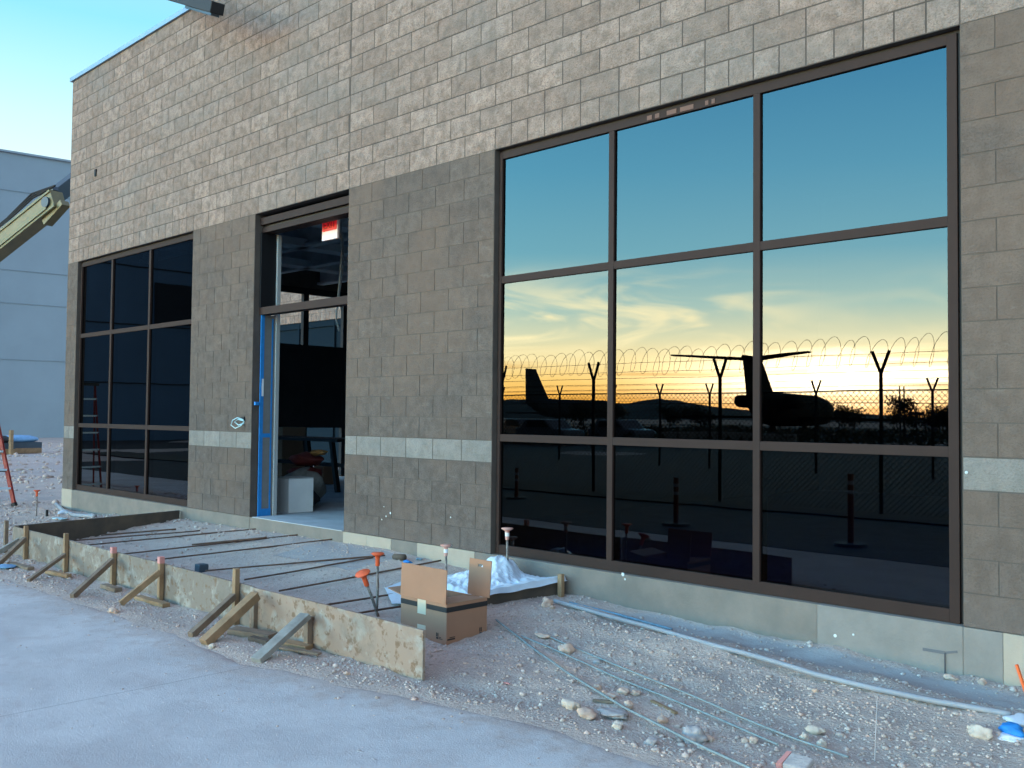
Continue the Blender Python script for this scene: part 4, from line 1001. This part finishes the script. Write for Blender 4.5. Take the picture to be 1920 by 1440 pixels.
for i, (x, y, r_, k, sq, lb) in enumerate(rocks):
    c = hit_ground(x, y+5, r_*.35); o = lump('rock', c, r_, M[k+'_rock'], 30+i*1.7, None, sq, .5, 3); tag(o, lb, 'rock', RK)
CL = 'clods on the packed pad'
for i, (x, y, r_, lb) in enumerate(((645, 1411, .018, 'left clod of the crumbled row on the pad'), (660, 1413, .016, 'middle clod of the crumbled row on the pad'), (676, 1411, .020, 'right clod of the crumbled row on the pad'), (700, 1426, .022, 'dusty clod on the pad below the crumbled row'))):
    o = lump('clod', hit_ground(x, y, .004), r_, M['grey_rock'], 70+i, None, (1.5, .8, .35), .6, 3); tag(o, lb, 'clod', CL)

def gravel(name, n, region, dens, r0, r1, seed):
    rg = np.random.RandomState(seed)
    ico = np.array([(0, 0, 1), (.894, 0, .447), (.276, .851, .447), (-.724, .526, .447), (-.724, -.526, .447), (.276, -.851, .447), (.724, .526, -.447), (-.276, .851, -.447), (-.894, 0, -.447), (-.276, -.851, -.447), (.724, -.526, -.447), (0, 0, -1)], float)
    fc = np.array([(0, 1, 2), (0, 2, 3), (0, 3, 4), (0, 4, 5), (0, 5, 1), (1, 6, 2), (2, 7, 3), (3, 8, 4), (4, 9, 5), (5, 10, 1), (6, 7, 2), (7, 8, 3), (8, 9, 4), (9, 10, 5), (10, 6, 1), (11, 7, 6), (11, 8, 7), (11, 9, 8), (11, 10, 9), (11, 6, 10)])
    V = []; F = []; Tn = []; k = 0
    while k < n:
        x = rg.uniform(region[0], region[1]); y = rg.uniform(region[2], region[3])
        if rg.rand() > dens(x, y): continue
        r_ = r0*(r1/r0)**(rg.rand()**2.6)
        pts = ico*(1+rg.uniform(-.35, .35, (12, 1)))*np.array([1, rg.uniform(.6, 1), rg.uniform(.35, .75)])*r_
        a = rg.rand()*6.28; c_, s_ = math.cos(a), math.sin(a)
        pts = np.c_[pts[:, 0]*c_-pts[:, 1]*s_, pts[:, 0]*s_+pts[:, 1]*c_, pts[:, 2]]
        zz = max(gz(x, y), zp if y < pad_edge(x) and y > -4.7 else -9)+r_*.15
        V.append(pts+np.array([x, y, zz])); F.append(fc+12*k); Tn.append(np.full(20, rg.rand())); k += 1
    V = np.concatenate(V); F = np.concatenate(F); Tn = np.concatenate(Tn)
    me = bpy.data.meshes.new(name); me.vertices.add(len(V)); me.vertices.foreach_set('co', V.ravel())
    me.loops.add(len(F)*3); me.loops.foreach_set('vertex_index', F.ravel().astype(np.int32))
    me.polygons.add(len(F)); me.polygons.foreach_set('loop_start', np.arange(0, len(F)*3, 3, dtype=np.int32))
    at = me.attributes.new('tone', 'FLOAT', 'FACE'); at.data.foreach_set('value', Tn)
    me.update(); me.validate(); me.materials.append(M['stone'])
    o = bpy.data.objects.new(name, me); COL.objects.link(o); o['kind'] = 'stuff'; return o
def dens(x, y):
    e = pad_edge(x)
    if y > -.01 and x > BX0: return 0
    if abs(y-YB) < .03 and x < 1.7: return 0
    if bx0 < x < bx1 and by0 < y < by1: return 0
    cl = max(0, noise.noise((x*1.3, y*1.3, 11))+.25)
    if y < e-.02:
        q = math.exp(-(e-y)/.10); return .7*q*cl+.006
    d = .35+.9*cl
    if y < YB-.03: d = max(d, .55)
    if x > 1.2:
        qd = (y+.16+.14*(x-1)/3.5)/.20; d *= 1-.93*math.exp(-qd*qd)
    if -5.6 < x < .7 and y > YB: d *= .45
    if 1.5 < x < 4.6 and y < -1.2: d *= 1.5
    return min(d, 1)
gravel('gravel', 15000, (-3.5, 5.2, -2.95, 0), dens, .004, .014, 5)
gravel('gravel', 1300, (.8, 5.2, -2.9, 0), dens, .009, .024, 6)
gravel('gravel', 1500, (-5, 4.5, -5.2, -2.6), lambda x, y: .05+max(0, noise.noise((x*1.9, y*1.9, 21))-.15)*1.6, .002, .008, 15)
gravel('gravel', 6000, (-12.5, -3.4, -3.0, 0), dens, .008, .03, 8)
gravel('gravel', 5000, (-45, -11, -2, 14), lambda x, y: .3+max(0, noise.noise((x*.4, y*.4, 3))), .02, .12, 9)

# ------------------------------------------------------------------ left background
def ladder(base, dirx, diry, hgt, label, rail, rung_m, wide=.62, spacing=.305, lean=.42):
    t = thing('step_ladder', base, label, 'ladder')
    B = Vector(base); dxv = Vector(dirx).normalized(); dyv = Vector(diry).normalized(); top = .34
    for s_ in (-1, 1):
        f = B+dxv*(s_*wide/2); tt = B+dyv*lean+dxv*(s_*top/2)+Vector((0, 0, hgt))
        b = MB(); b.bar(f, tt, .03, .085, upv=tuple(dyv)); b.build('rail', rail, t)
        b = MB(); b.bar(f+Vector((0, 0, 0)), f+(tt-f)*.03, .05, .10, upv=tuple(dyv)); b.build('foot', M['black'], t)
        f2_ = B+dyv*(lean*2.2)+dxv*(s_*wide*.47); b = MB(); b.bar(f2_, tt, .025, .05, upv=tuple(dyv)); b.build('rear_rail', rail, t)
    b = MB(); c = B+dyv*lean+Vector((0, 0, hgt)); b.bar(c-dxv*.2, c+dxv*.2, .16, .05); b.build('top_cap', M['black'], t)
    k = 1
    while k*spacing < hgt-.15:
        z = k*spacing; q = z/hgt; wv = lerp(wide, top, q)/2; c = B+dyv*(lean*q)+Vector((0, 0, z))
        b = MB(); b.bar(c-dxv*wv, c+dxv*wv, .08, .03); b.build('rung', rung_m, t); k += 1
    b = MB(); q = .28; c = B+dyv*(lean*q)+Vector((0, 0, hgt*q)); b.bar(c+dxv*(wide*.45), c+dyv*(lean*1.2), .03, .03); b.bar(c-dxv*(wide*.45), c+dyv*(lean*1.2), .03, .03); b.build('spreader', M['steel'], t)
f = hit_ground(29, 950, 0)
ladder((f.x-.35*.25, f.y-.31, f.z), (.3, 1, 0), (-1, -.28, 0), 2.1, 'red step ladder cut off by the left edge of the picture', M['ladder_red'], M['alu'], lean=.55)
# pallet stacks far left
def pallet(px, py, label, m2, wx=1.6):
    p = hit_ground(px, py, 0); t = thing('material_stack', p, label, 'pallet', 'material stacks on the far ground')
    b = MB(); b.box(p.x-.5, p.x+.5, p.y-wx/2, p.y+wx/2, p.z+.02, p.z+.22); b.build('pallet_base', M['lumber'], t)
    b = MB(); b.box(p.x-.5, p.x+.5, p.y-wx/2, p.y+wx/2, p.z+.221, p.z+.45); b.build('stacked_goods', M['boom_dark'], t)
    o = lump('tarp', (p.x, p.y, p.z+.55), .62, m2, 44, t, (.8, wx/1.25, .28), .15, 3)
pallet(30, 850, 'stack under a light blue tarp far left on the dirt', M['pallet_blue'])
pallet(-6, 852, 'dark stack cut off by the left edge in the far dirt', M['black'], 1.0)
b = MB(); p = hit_ground(10, 852, 0); b.bar(p+Vector((.6, 0, 0)), p+Vector((.6, 0, .95)), .22, .1); o = b.build('wood_post', M['lumber'], loc=p); tag(o, 'pale wood post in front of the tarp stack', 'post')

# ------------------------------------------------------------------ what the big window mirrors: fence, aircraft, trees, hills
FY = 2*YG-(CPOS.y+16.0)          # real y of the near fence
def fence(y, xs_posts, x0, x1, label, coil, mesh, postr=.035):
    t = thing('security_fence', (0, y, -.36), label, 'fence')
    for x in xs_posts:
        p = MB(); p.tube([(x, y, -.4), (x, y, 2.05)], postr, 8)
        for s_ in (-1, 1): p.bar((x, y, 2.02), (x+s_*.17, y+s_*.04, 2.42), .03, .05)
        p.build('post', M['steel'], t)
    b = MB()
    b.tube([(x0, y, 1.74), (x1, y, 1.74)], .012, 5)
    for z in (1.82, 1.93, 2.06): b.tube([(x0, y+.03, z), (x1, y+.03, z)], .0045, 4)
    for dz in (2.2, 2.38):
        b.tube([(x0, y-.1, dz), (x1, y-.1, dz)], .004, 4)
    b.build('line_wires', M['wire'], t)
    if mesh:
        b = MB(); h0_, h1_ = -.34, 1.74; hh = h1_-h0_; sp = .10; rr = .0048
        x = x0-hh
        while x < x1:
            for a, c in (((x, h0_), (x+hh, h1_)), ((x+hh, h0_), (x, h1_))):
                b.tube([(a[0], y, a[1]), (c[0], y, c[1])], rr, 3, cap=False)
            x += sp
        b.build('chain_link_mesh', M['wire'], t)
    if coil:
        b = MB(); pts = []; n = int((x1-x0)/.27); ph = 0
        rg = np.random.RandomState(4); x = x0
        for k in range(n):
            pit = .27*(1+rg.uniform(-.28, .28)); ra = .255*(1+rg.uniform(-.12, .12)); zc_ = 2.40+rg.uniform(-.03, .03)
            for s_ in range(20):
                an = 2*math.pi*s_/20; pts.append((x+pit*s_/20+.07*math.sin(an), y+ra*math.cos(an)*.7, zc_+ra*math.sin(an)))
            x += pit
        b.tube(pts, .0042, 4); b.build('razor_wire_coil', M['coil'], t)
px1 = [CPOS.x-16*math.tan(CYAW-math.atan((p-960)/CF)) for p in (942, 1113, 1350, 1652)]
px1 = [px1[0]-6.2, px1[0]-3.1]+px1+[px1[3]+3.1]
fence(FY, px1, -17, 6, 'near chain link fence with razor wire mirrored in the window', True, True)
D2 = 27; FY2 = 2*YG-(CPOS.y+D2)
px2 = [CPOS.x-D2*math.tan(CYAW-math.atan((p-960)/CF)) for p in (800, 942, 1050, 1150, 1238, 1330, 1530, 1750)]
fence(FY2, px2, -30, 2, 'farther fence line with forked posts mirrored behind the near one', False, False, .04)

def vbase(Z, px, py):  # helper frame in the mirrored world
    return VD(px, py, Z)
def mirror(p): return Vector((p.x, 2*YG-p.y, p.z))
def aircraft(ax0, heading, hgtfin, L, rad, zc_, label, m_, ttail, chord_t, chord_b, span, sweep, grp='parked aircraft beyond the fence'):
    """built in the mirrored frame (x,y>0 behind the glass) and reflected to its real place"""
    t = thing('parked_aircraft', (0, 0, 0), label, 'aircraft', grp)
    A = Vector(ax0); d = Vector(heading).normalized(); s = Vector((-d.y, d.x, 0)); U = Vector((0, 0, 1))
    Pm = lambda a, b_, c: mirror(A+d*a+s*b_+U*c)
    t.location = Pm(L*.5, 0, -.36)
    b = MB(); prf = [(0, .25, .9), (2, .55, .7), (6, .95, .15), (10, 1, 0), (L*.75, 1, 0), (L*.88, .85, -.1), (L*.96, .5, -.3), (L, .12, -.45)]
    n = 18; base = 0
    for (a, r_, dz) in prf:
        for k in range(n):
            an = 2*math.pi*k/n; b.v.append(tuple(Pm(a+.4, rad*r_*math.cos(an), zc_+dz*rad*.6+rad*r_*math.sin(an))))
    for i in range(len(prf)-1):
        for k in range(n): b.face((i*n+k, (i+1)*n+k, (i+1)*n+(k+1) % n, i*n+(k+1) % n))
    b.face(tuple(range(n))); b.face(tuple(range((len(prf)-1)*n, len(prf)*n))[::-1])
    b.build('fuselage', m_, t, smooth=True)
    def plate(poly, thv, name, m2=m_):
        b = MB(); P = [Pm(*q) for q in poly]; o_ = Pm(*[poly[0][i]+thv[i] for i in range(3)])-P[0]
        b.prism(P, o_); return b.build(name, m2, t)
    zb = zc_+rad*.5
    plate([(sweep_off, -.14, z_) for sweep_off, z_ in ((0, zb), (chord_b, zb), (sweep*-1+chord_t, hgtfin), (-sweep, hgtfin))], (0, .28, 0), 'tail_fin')
    zt = hgtfin if ttail else zc_+rad*.45
    x_t = -sweep if ttail else 0
    for sd_ in (-1, 1):
        plate([(x_t+.3, 0, zt), (x_t+chord_t*.85, 0, zt), (x_t-.9, sd_*span/2, zt+.25), (x_t-1.9, sd_*span/2, zt+.25)], (0, 0, .16), 'tailplane')
    if ttail:
        b = MB(); b.tube([Pm(x_t-.6, 0, zt+.1), Pm(x_t, 0, zt+.1), Pm(x_t+chord_t*.8, 0, zt+.15), Pm(x_t+chord_t+.7, 0, zt+.05)], .3, 10, rs=[.08, .32, .34, .05]); b.build('bullet_fairing', m_, t, smooth=True)
        for sd_ in (-1, 1):
            b = MB(); b.tube([Pm(5.0, sd_*(rad+.9), zc_+.9), Pm(5.8, sd_*(rad+.9), zc_+.9), Pm(9.3, sd_*(rad+.9), zc_+.9), Pm(10, sd_*(rad+.9), zc_+.9)], .75, 14, rs=[.45, .8, .85, .6]); b.build('engine', m_, t, smooth=True)
    for sd_ in (-1, 1):
        plate([(L*.40, sd_*rad*.7, zc_-rad*.55), (L*.62, sd_*rad*.7, zc_-rad*.55), (L*.38, sd_*L*.42, zc_-rad*.62), (L*.32, sd_*L*.42, zc_-rad*.62)], (0, 0, .3), 'wing')
    for (a, bb) in ((L*.45, 2), (L*.45, -2), (L*.85, 0)):
        b = MB(); c0 = Pm(a, bb, -.36); b.tube([c0+Vector((0, 0, .5)), c0+Vector((0, 0, zc_-rad*.5+.36))], .15, 6)
        b.lathe([(.01, -.25), (.45, -.25), (.45, .25), (.01, .25)], c0+Vector((0, 0, .48)), (1, 0, 0), 12); b.build('landing_gear', M['black'], t)
Z1 = 108.0
tA = CPOS+ray(1402, 760)*Z1; hd = (rt*math.sin(R(33))+Vector((fw.x, fw.y, 0)).normalized()*math.cos(R(33)))
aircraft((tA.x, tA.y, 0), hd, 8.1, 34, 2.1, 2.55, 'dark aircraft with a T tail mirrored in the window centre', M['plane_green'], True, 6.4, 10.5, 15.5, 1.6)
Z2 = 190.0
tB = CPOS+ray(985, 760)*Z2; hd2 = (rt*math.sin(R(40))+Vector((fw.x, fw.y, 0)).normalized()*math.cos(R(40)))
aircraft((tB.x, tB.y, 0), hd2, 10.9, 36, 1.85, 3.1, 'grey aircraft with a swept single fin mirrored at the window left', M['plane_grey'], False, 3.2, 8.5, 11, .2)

# hills on the horizon (mirrored), real ridge of earth 1.6 km out
prof = [(300, 752), (600, 748), (800, 755), (930, 752), (960, 749), (1000, 751), (1030, 750), (1100, 753), (1140, 756), (1180, 757), (1213, 751), (1240, 748), (1268, 751), (1300, 758), (1350, 765), (1420, 771), (1500, 772), (1560, 770), (1620, 775), (1700, 780), (1780, 781), (2000, 782), (2400, 780)]
b = MB(); Zh = 1600; n_sub = 8; rows = []
for (x0, y0), (x1, y1) in zip(prof[:-1], prof[1:]):
    for k in range(n_sub):
        q = k/n_sub; rows.append((lerp(x0, x1, q), lerp(y0, y1, q)-1.2*noise.noise((lerp(x0, x1, q)*.05, 0, 3))))
for i, (x, y) in enumerate(rows):
    tp_ = VD(x, y, Zh); back = (tp_-CPOS); back.z = 0; back.normalize()
    b.v += [tuple(Vector((tp_.x, tp_.y, 0))-back*350+Vector((0, 0, -3))), tuple(Vector((tp_.x, tp_.y, tp_.z*.45))-back*150), tuple(tp_), tuple(Vector((tp_.x, tp_.y, 0))+back*300+Vector((0, 0, -3)))]
for i in range(len(rows)-1):
    for k in range(3): b.face((i*4+k, i*4+k+1, i*4+4+k+1, i*4+4+k))
tag(b.build('hills', M['hill'], smooth=True), kind='structure')

def tree(c, h, r, label, seed, trunk=.35, n=900, flat=.8, leaf=.28):
    t = thing('tree', c, label, 'tree', 'trees beyond the fence'); rg = np.random.RandomState(seed); C = Vector(c)
    b = MB(); b.tube([C, C+Vector((.1, 0, h*.3)), C+Vector((0, .15, h*.6))], .2, 7, rs=[h*.035, h*.025, h*.012])
    for k in range(5):
        a = k*1.3; b.tube([C+Vector((0, 0, h*(trunk+.03*k))), C+Vector((math.cos(a)*r*.6, math.sin(a)*r*.6, h*(trunk+.25)))], .05, 5, rs=[h*.012, h*.005])
    b.build('trunk', M['bark'], t)
    b = MB(); cl = [(rg.uniform(-.6, .6)*r, rg.uniform(-.6, .6)*r, h*(trunk+.12+(.88-trunk)*rg.rand()*.85), r*rg.uniform(.3, .55)) for _ in range(9)]
    for _ in range(n):
        q = cl[rg.randint(9)]; v = rg.normal(size=3); v /= np.linalg.norm(v); v *= q[3]*rg.rand()**.4
        p = C+Vector((q[0]+v[0], q[1]+v[1], q[2]+v[2]*flat)); u = Vector(rg.normal(size=3)).normalized()*leaf; w2 = Vector(rg.normal(size=3)).normalized()*leaf
        k = len(b.v); b.v += [tuple(p), tuple(p+u), tuple(p+u*.5+w2)]; b.face((k, k+1, k+2))
    b.build('crown', M['leaf'], t)
tl = [(1572, 140, 2.8, 3.4), (1600, 150, 2.6, 3.2), (1694, 72, 2.9, 1.5), (1735, 120, 2.2, 3), (1762, 118, 2.5, 3), (1788, 116, 2.4, 3), (1140, 170, 3.0, 4), (1095, 150, 2.8, 3), (1255, 150, 2.6, 3), (1310, 130, 2.2, 3)]
lbs = ['low tree right of the dark aircraft nose in the mirror', 'low tree second from the aircraft nose in the mirror', 'ragged tree with two poles mirrored near the right frame', 'bushy tree right of the two poles in the mirror', 'bushy tree next to the right frame in the mirror', 'rightmost bushy tree half hidden by the frame in the mirror', 'dark tree mass beside the first mullion in the mirror', 'dark tree left of the first mullion in the mirror', 'low dark tree under the hill top in the mirror', 'low dark tree left of the T tail in the mirror']
for i, ((px, Z, h_, r_), lb) in enumerate(zip(tl, lbs)):
    p = VD(px, 790, Z); tree((p.x, p.y, -.4), h_+.7, r_, lb, 20+i, leaf=.22 if Z < 100 else .34)
p = VD(1688, 790, 70); t = thing('twin_poles', (p.x, p.y, -.4), 'pair of thin poles rising from the ragged tree in the mirror', 'pole')
for k in (0, .32):
    b = MB(); b.tube([(p.x+k, p.y, -.4), (p.x+k, p.y, 3.75)], .055, 6); b.build('pole', M['steel'], t)
b = MB(); b.box(p.x+.8, p.x+1.7, p.y-.2, p.y+.2, 1.7, 1.95); b.tube([(p.x+1.2, p.y, -.4), (p.x+1.2, p.y, 2.4)], .05, 6); b.build('crossbar', M['steel'], t)
# low scrub and parked vehicles between fence and hills
b = MB(); rg = np.random.RandomState(6)
for _ in range(9000):
    px = rg.uniform(880, 1820); Z = rg.uniform(55, 150); p = VD(px, 795, Z); hgt_ = (.35+.9*max(0, noise.noise((px*.02, Z*.05, 1))))*rg.rand()
    s_ = rg.uniform(.15, .45); k = len(b.v); u = Vector(rg.normal(size=3)).normalized()*s_; v = Vector(rg.normal(size=3)).normalized()*s_; q = Vector((p.x, p.y, -.36+hgt_))
    b.v += [tuple(q), tuple(q+u), tuple(q+v)]; b.face((k, k+1, k+2))
o = b.build('scrub', M['leaf']); o['kind'] = 'stuff'
def vehicle(px, Z, yaw, label, L=4.6):
    c = VD(px, 800, Z); c.z = -.366; t = thing('parked_car', c, label, 'car', 'cars parked beyond the fence')
    ca, sa = math.cos(yaw), math.sin(yaw); P = lambda x, y, z: (c.x+x*ca-y*sa, c.y+x*sa+y*ca, c.z+z)
    prf = [(-L/2, .45), (-L/2, .95), (-L*.42, 1.0), (-L*.30, 1.5), (L*.12, 1.5), (L*.27, 1.0), (L*.47, .9), (L/2, .7), (L/2, .4)]
    b = MB(); b.prism([P(x, -.85, z) for x, z in prf], Vector(P(0, .85, 0))-Vector(P(0, -.85, 0))); b.build('body', M['car'], t, bevel=.08)
    b = MB(); wp = [(-L*.28, 1.05), (-L*.24, 1.42), (L*.09, 1.42), (L*.2, 1.05)]; b.prism([P(x, -.87, z) for x, z in wp], Vector(P(0, .87, 0))-Vector(P(0, -.87, 0))); b.build('windows', M['black'], t)
    for x in (-L*.3, L*.3):
        for y in (-.8, .8): b = MB(); b.lathe([(.01, -.1), (.32, -.1), (.32, .1), (.01, .1)], P(x, y, .32), (-sa, ca, 0), 14); b.build('wheel', M['black'], t)
vehicle(1165, 60, .2, 'pale car right of the first mullion in the mirror'); vehicle(985, 62, .4, 'dark car under the grey tail fin in the mirror'); vehicle(1030, 58, .1, 'dark car just right of the one under the grey fin')
# pale barrier line on the apron
b = MB(); A_ = VD(1240, 798, 62); B_ = VD(1495, 800, 58)
for k in range(14):
    u_, v_ = A_.lerp(B_, k/14), A_.lerp(B_, (k+.92)/14); u_.z = v_.z = -.0; b.bar(u_, v_, .4, .8)
o = b.build('concrete_barrier', M['lumber_grey'], bevel=.03); tag(o, 'pale low barrier line mirrored beneath the T tail aircraft', 'barrier')
# delineator posts between camera and fence
DG = 'delineator posts mirrored in the lower panes'
for (px, py, h_, lb) in ((1595, 1024, .92, 'orange post with wide base mirrored in the right lower pane'), (1268, 985, .72, 'orange post mirrored in the middle lower pane'), (968, 935, .6, 'orange post mirrored in the left lower pane')):
    g_ = G(px, py, -.372); p = mirror(g_); t = thing('delineator_post', (p.x, p.y, -.372), lb, 'post', DG)
    b = MB(); b.tube([(p.x, p.y, -.37), (p.x, p.y, h_-.37)], .04, 10); b.build('post', M['delineator'], t)
    b = MB(); b.lathe([(.01, .04), (.20, .035), (.22, 0), (.01, 0)], (p.x, p.y, -.37), (0, 0, 1), 16); b.build('base', M['black'], t)
    for z in (h_-.26, h_-.14): b = MB(); b.lathe([(.0405, z), (.042, z), (.042, z+.05), (.0405, z+.05)], (p.x, p.y, -.37), (0, 0, 1), 12); b.build('reflective_band', M['stud'], t)
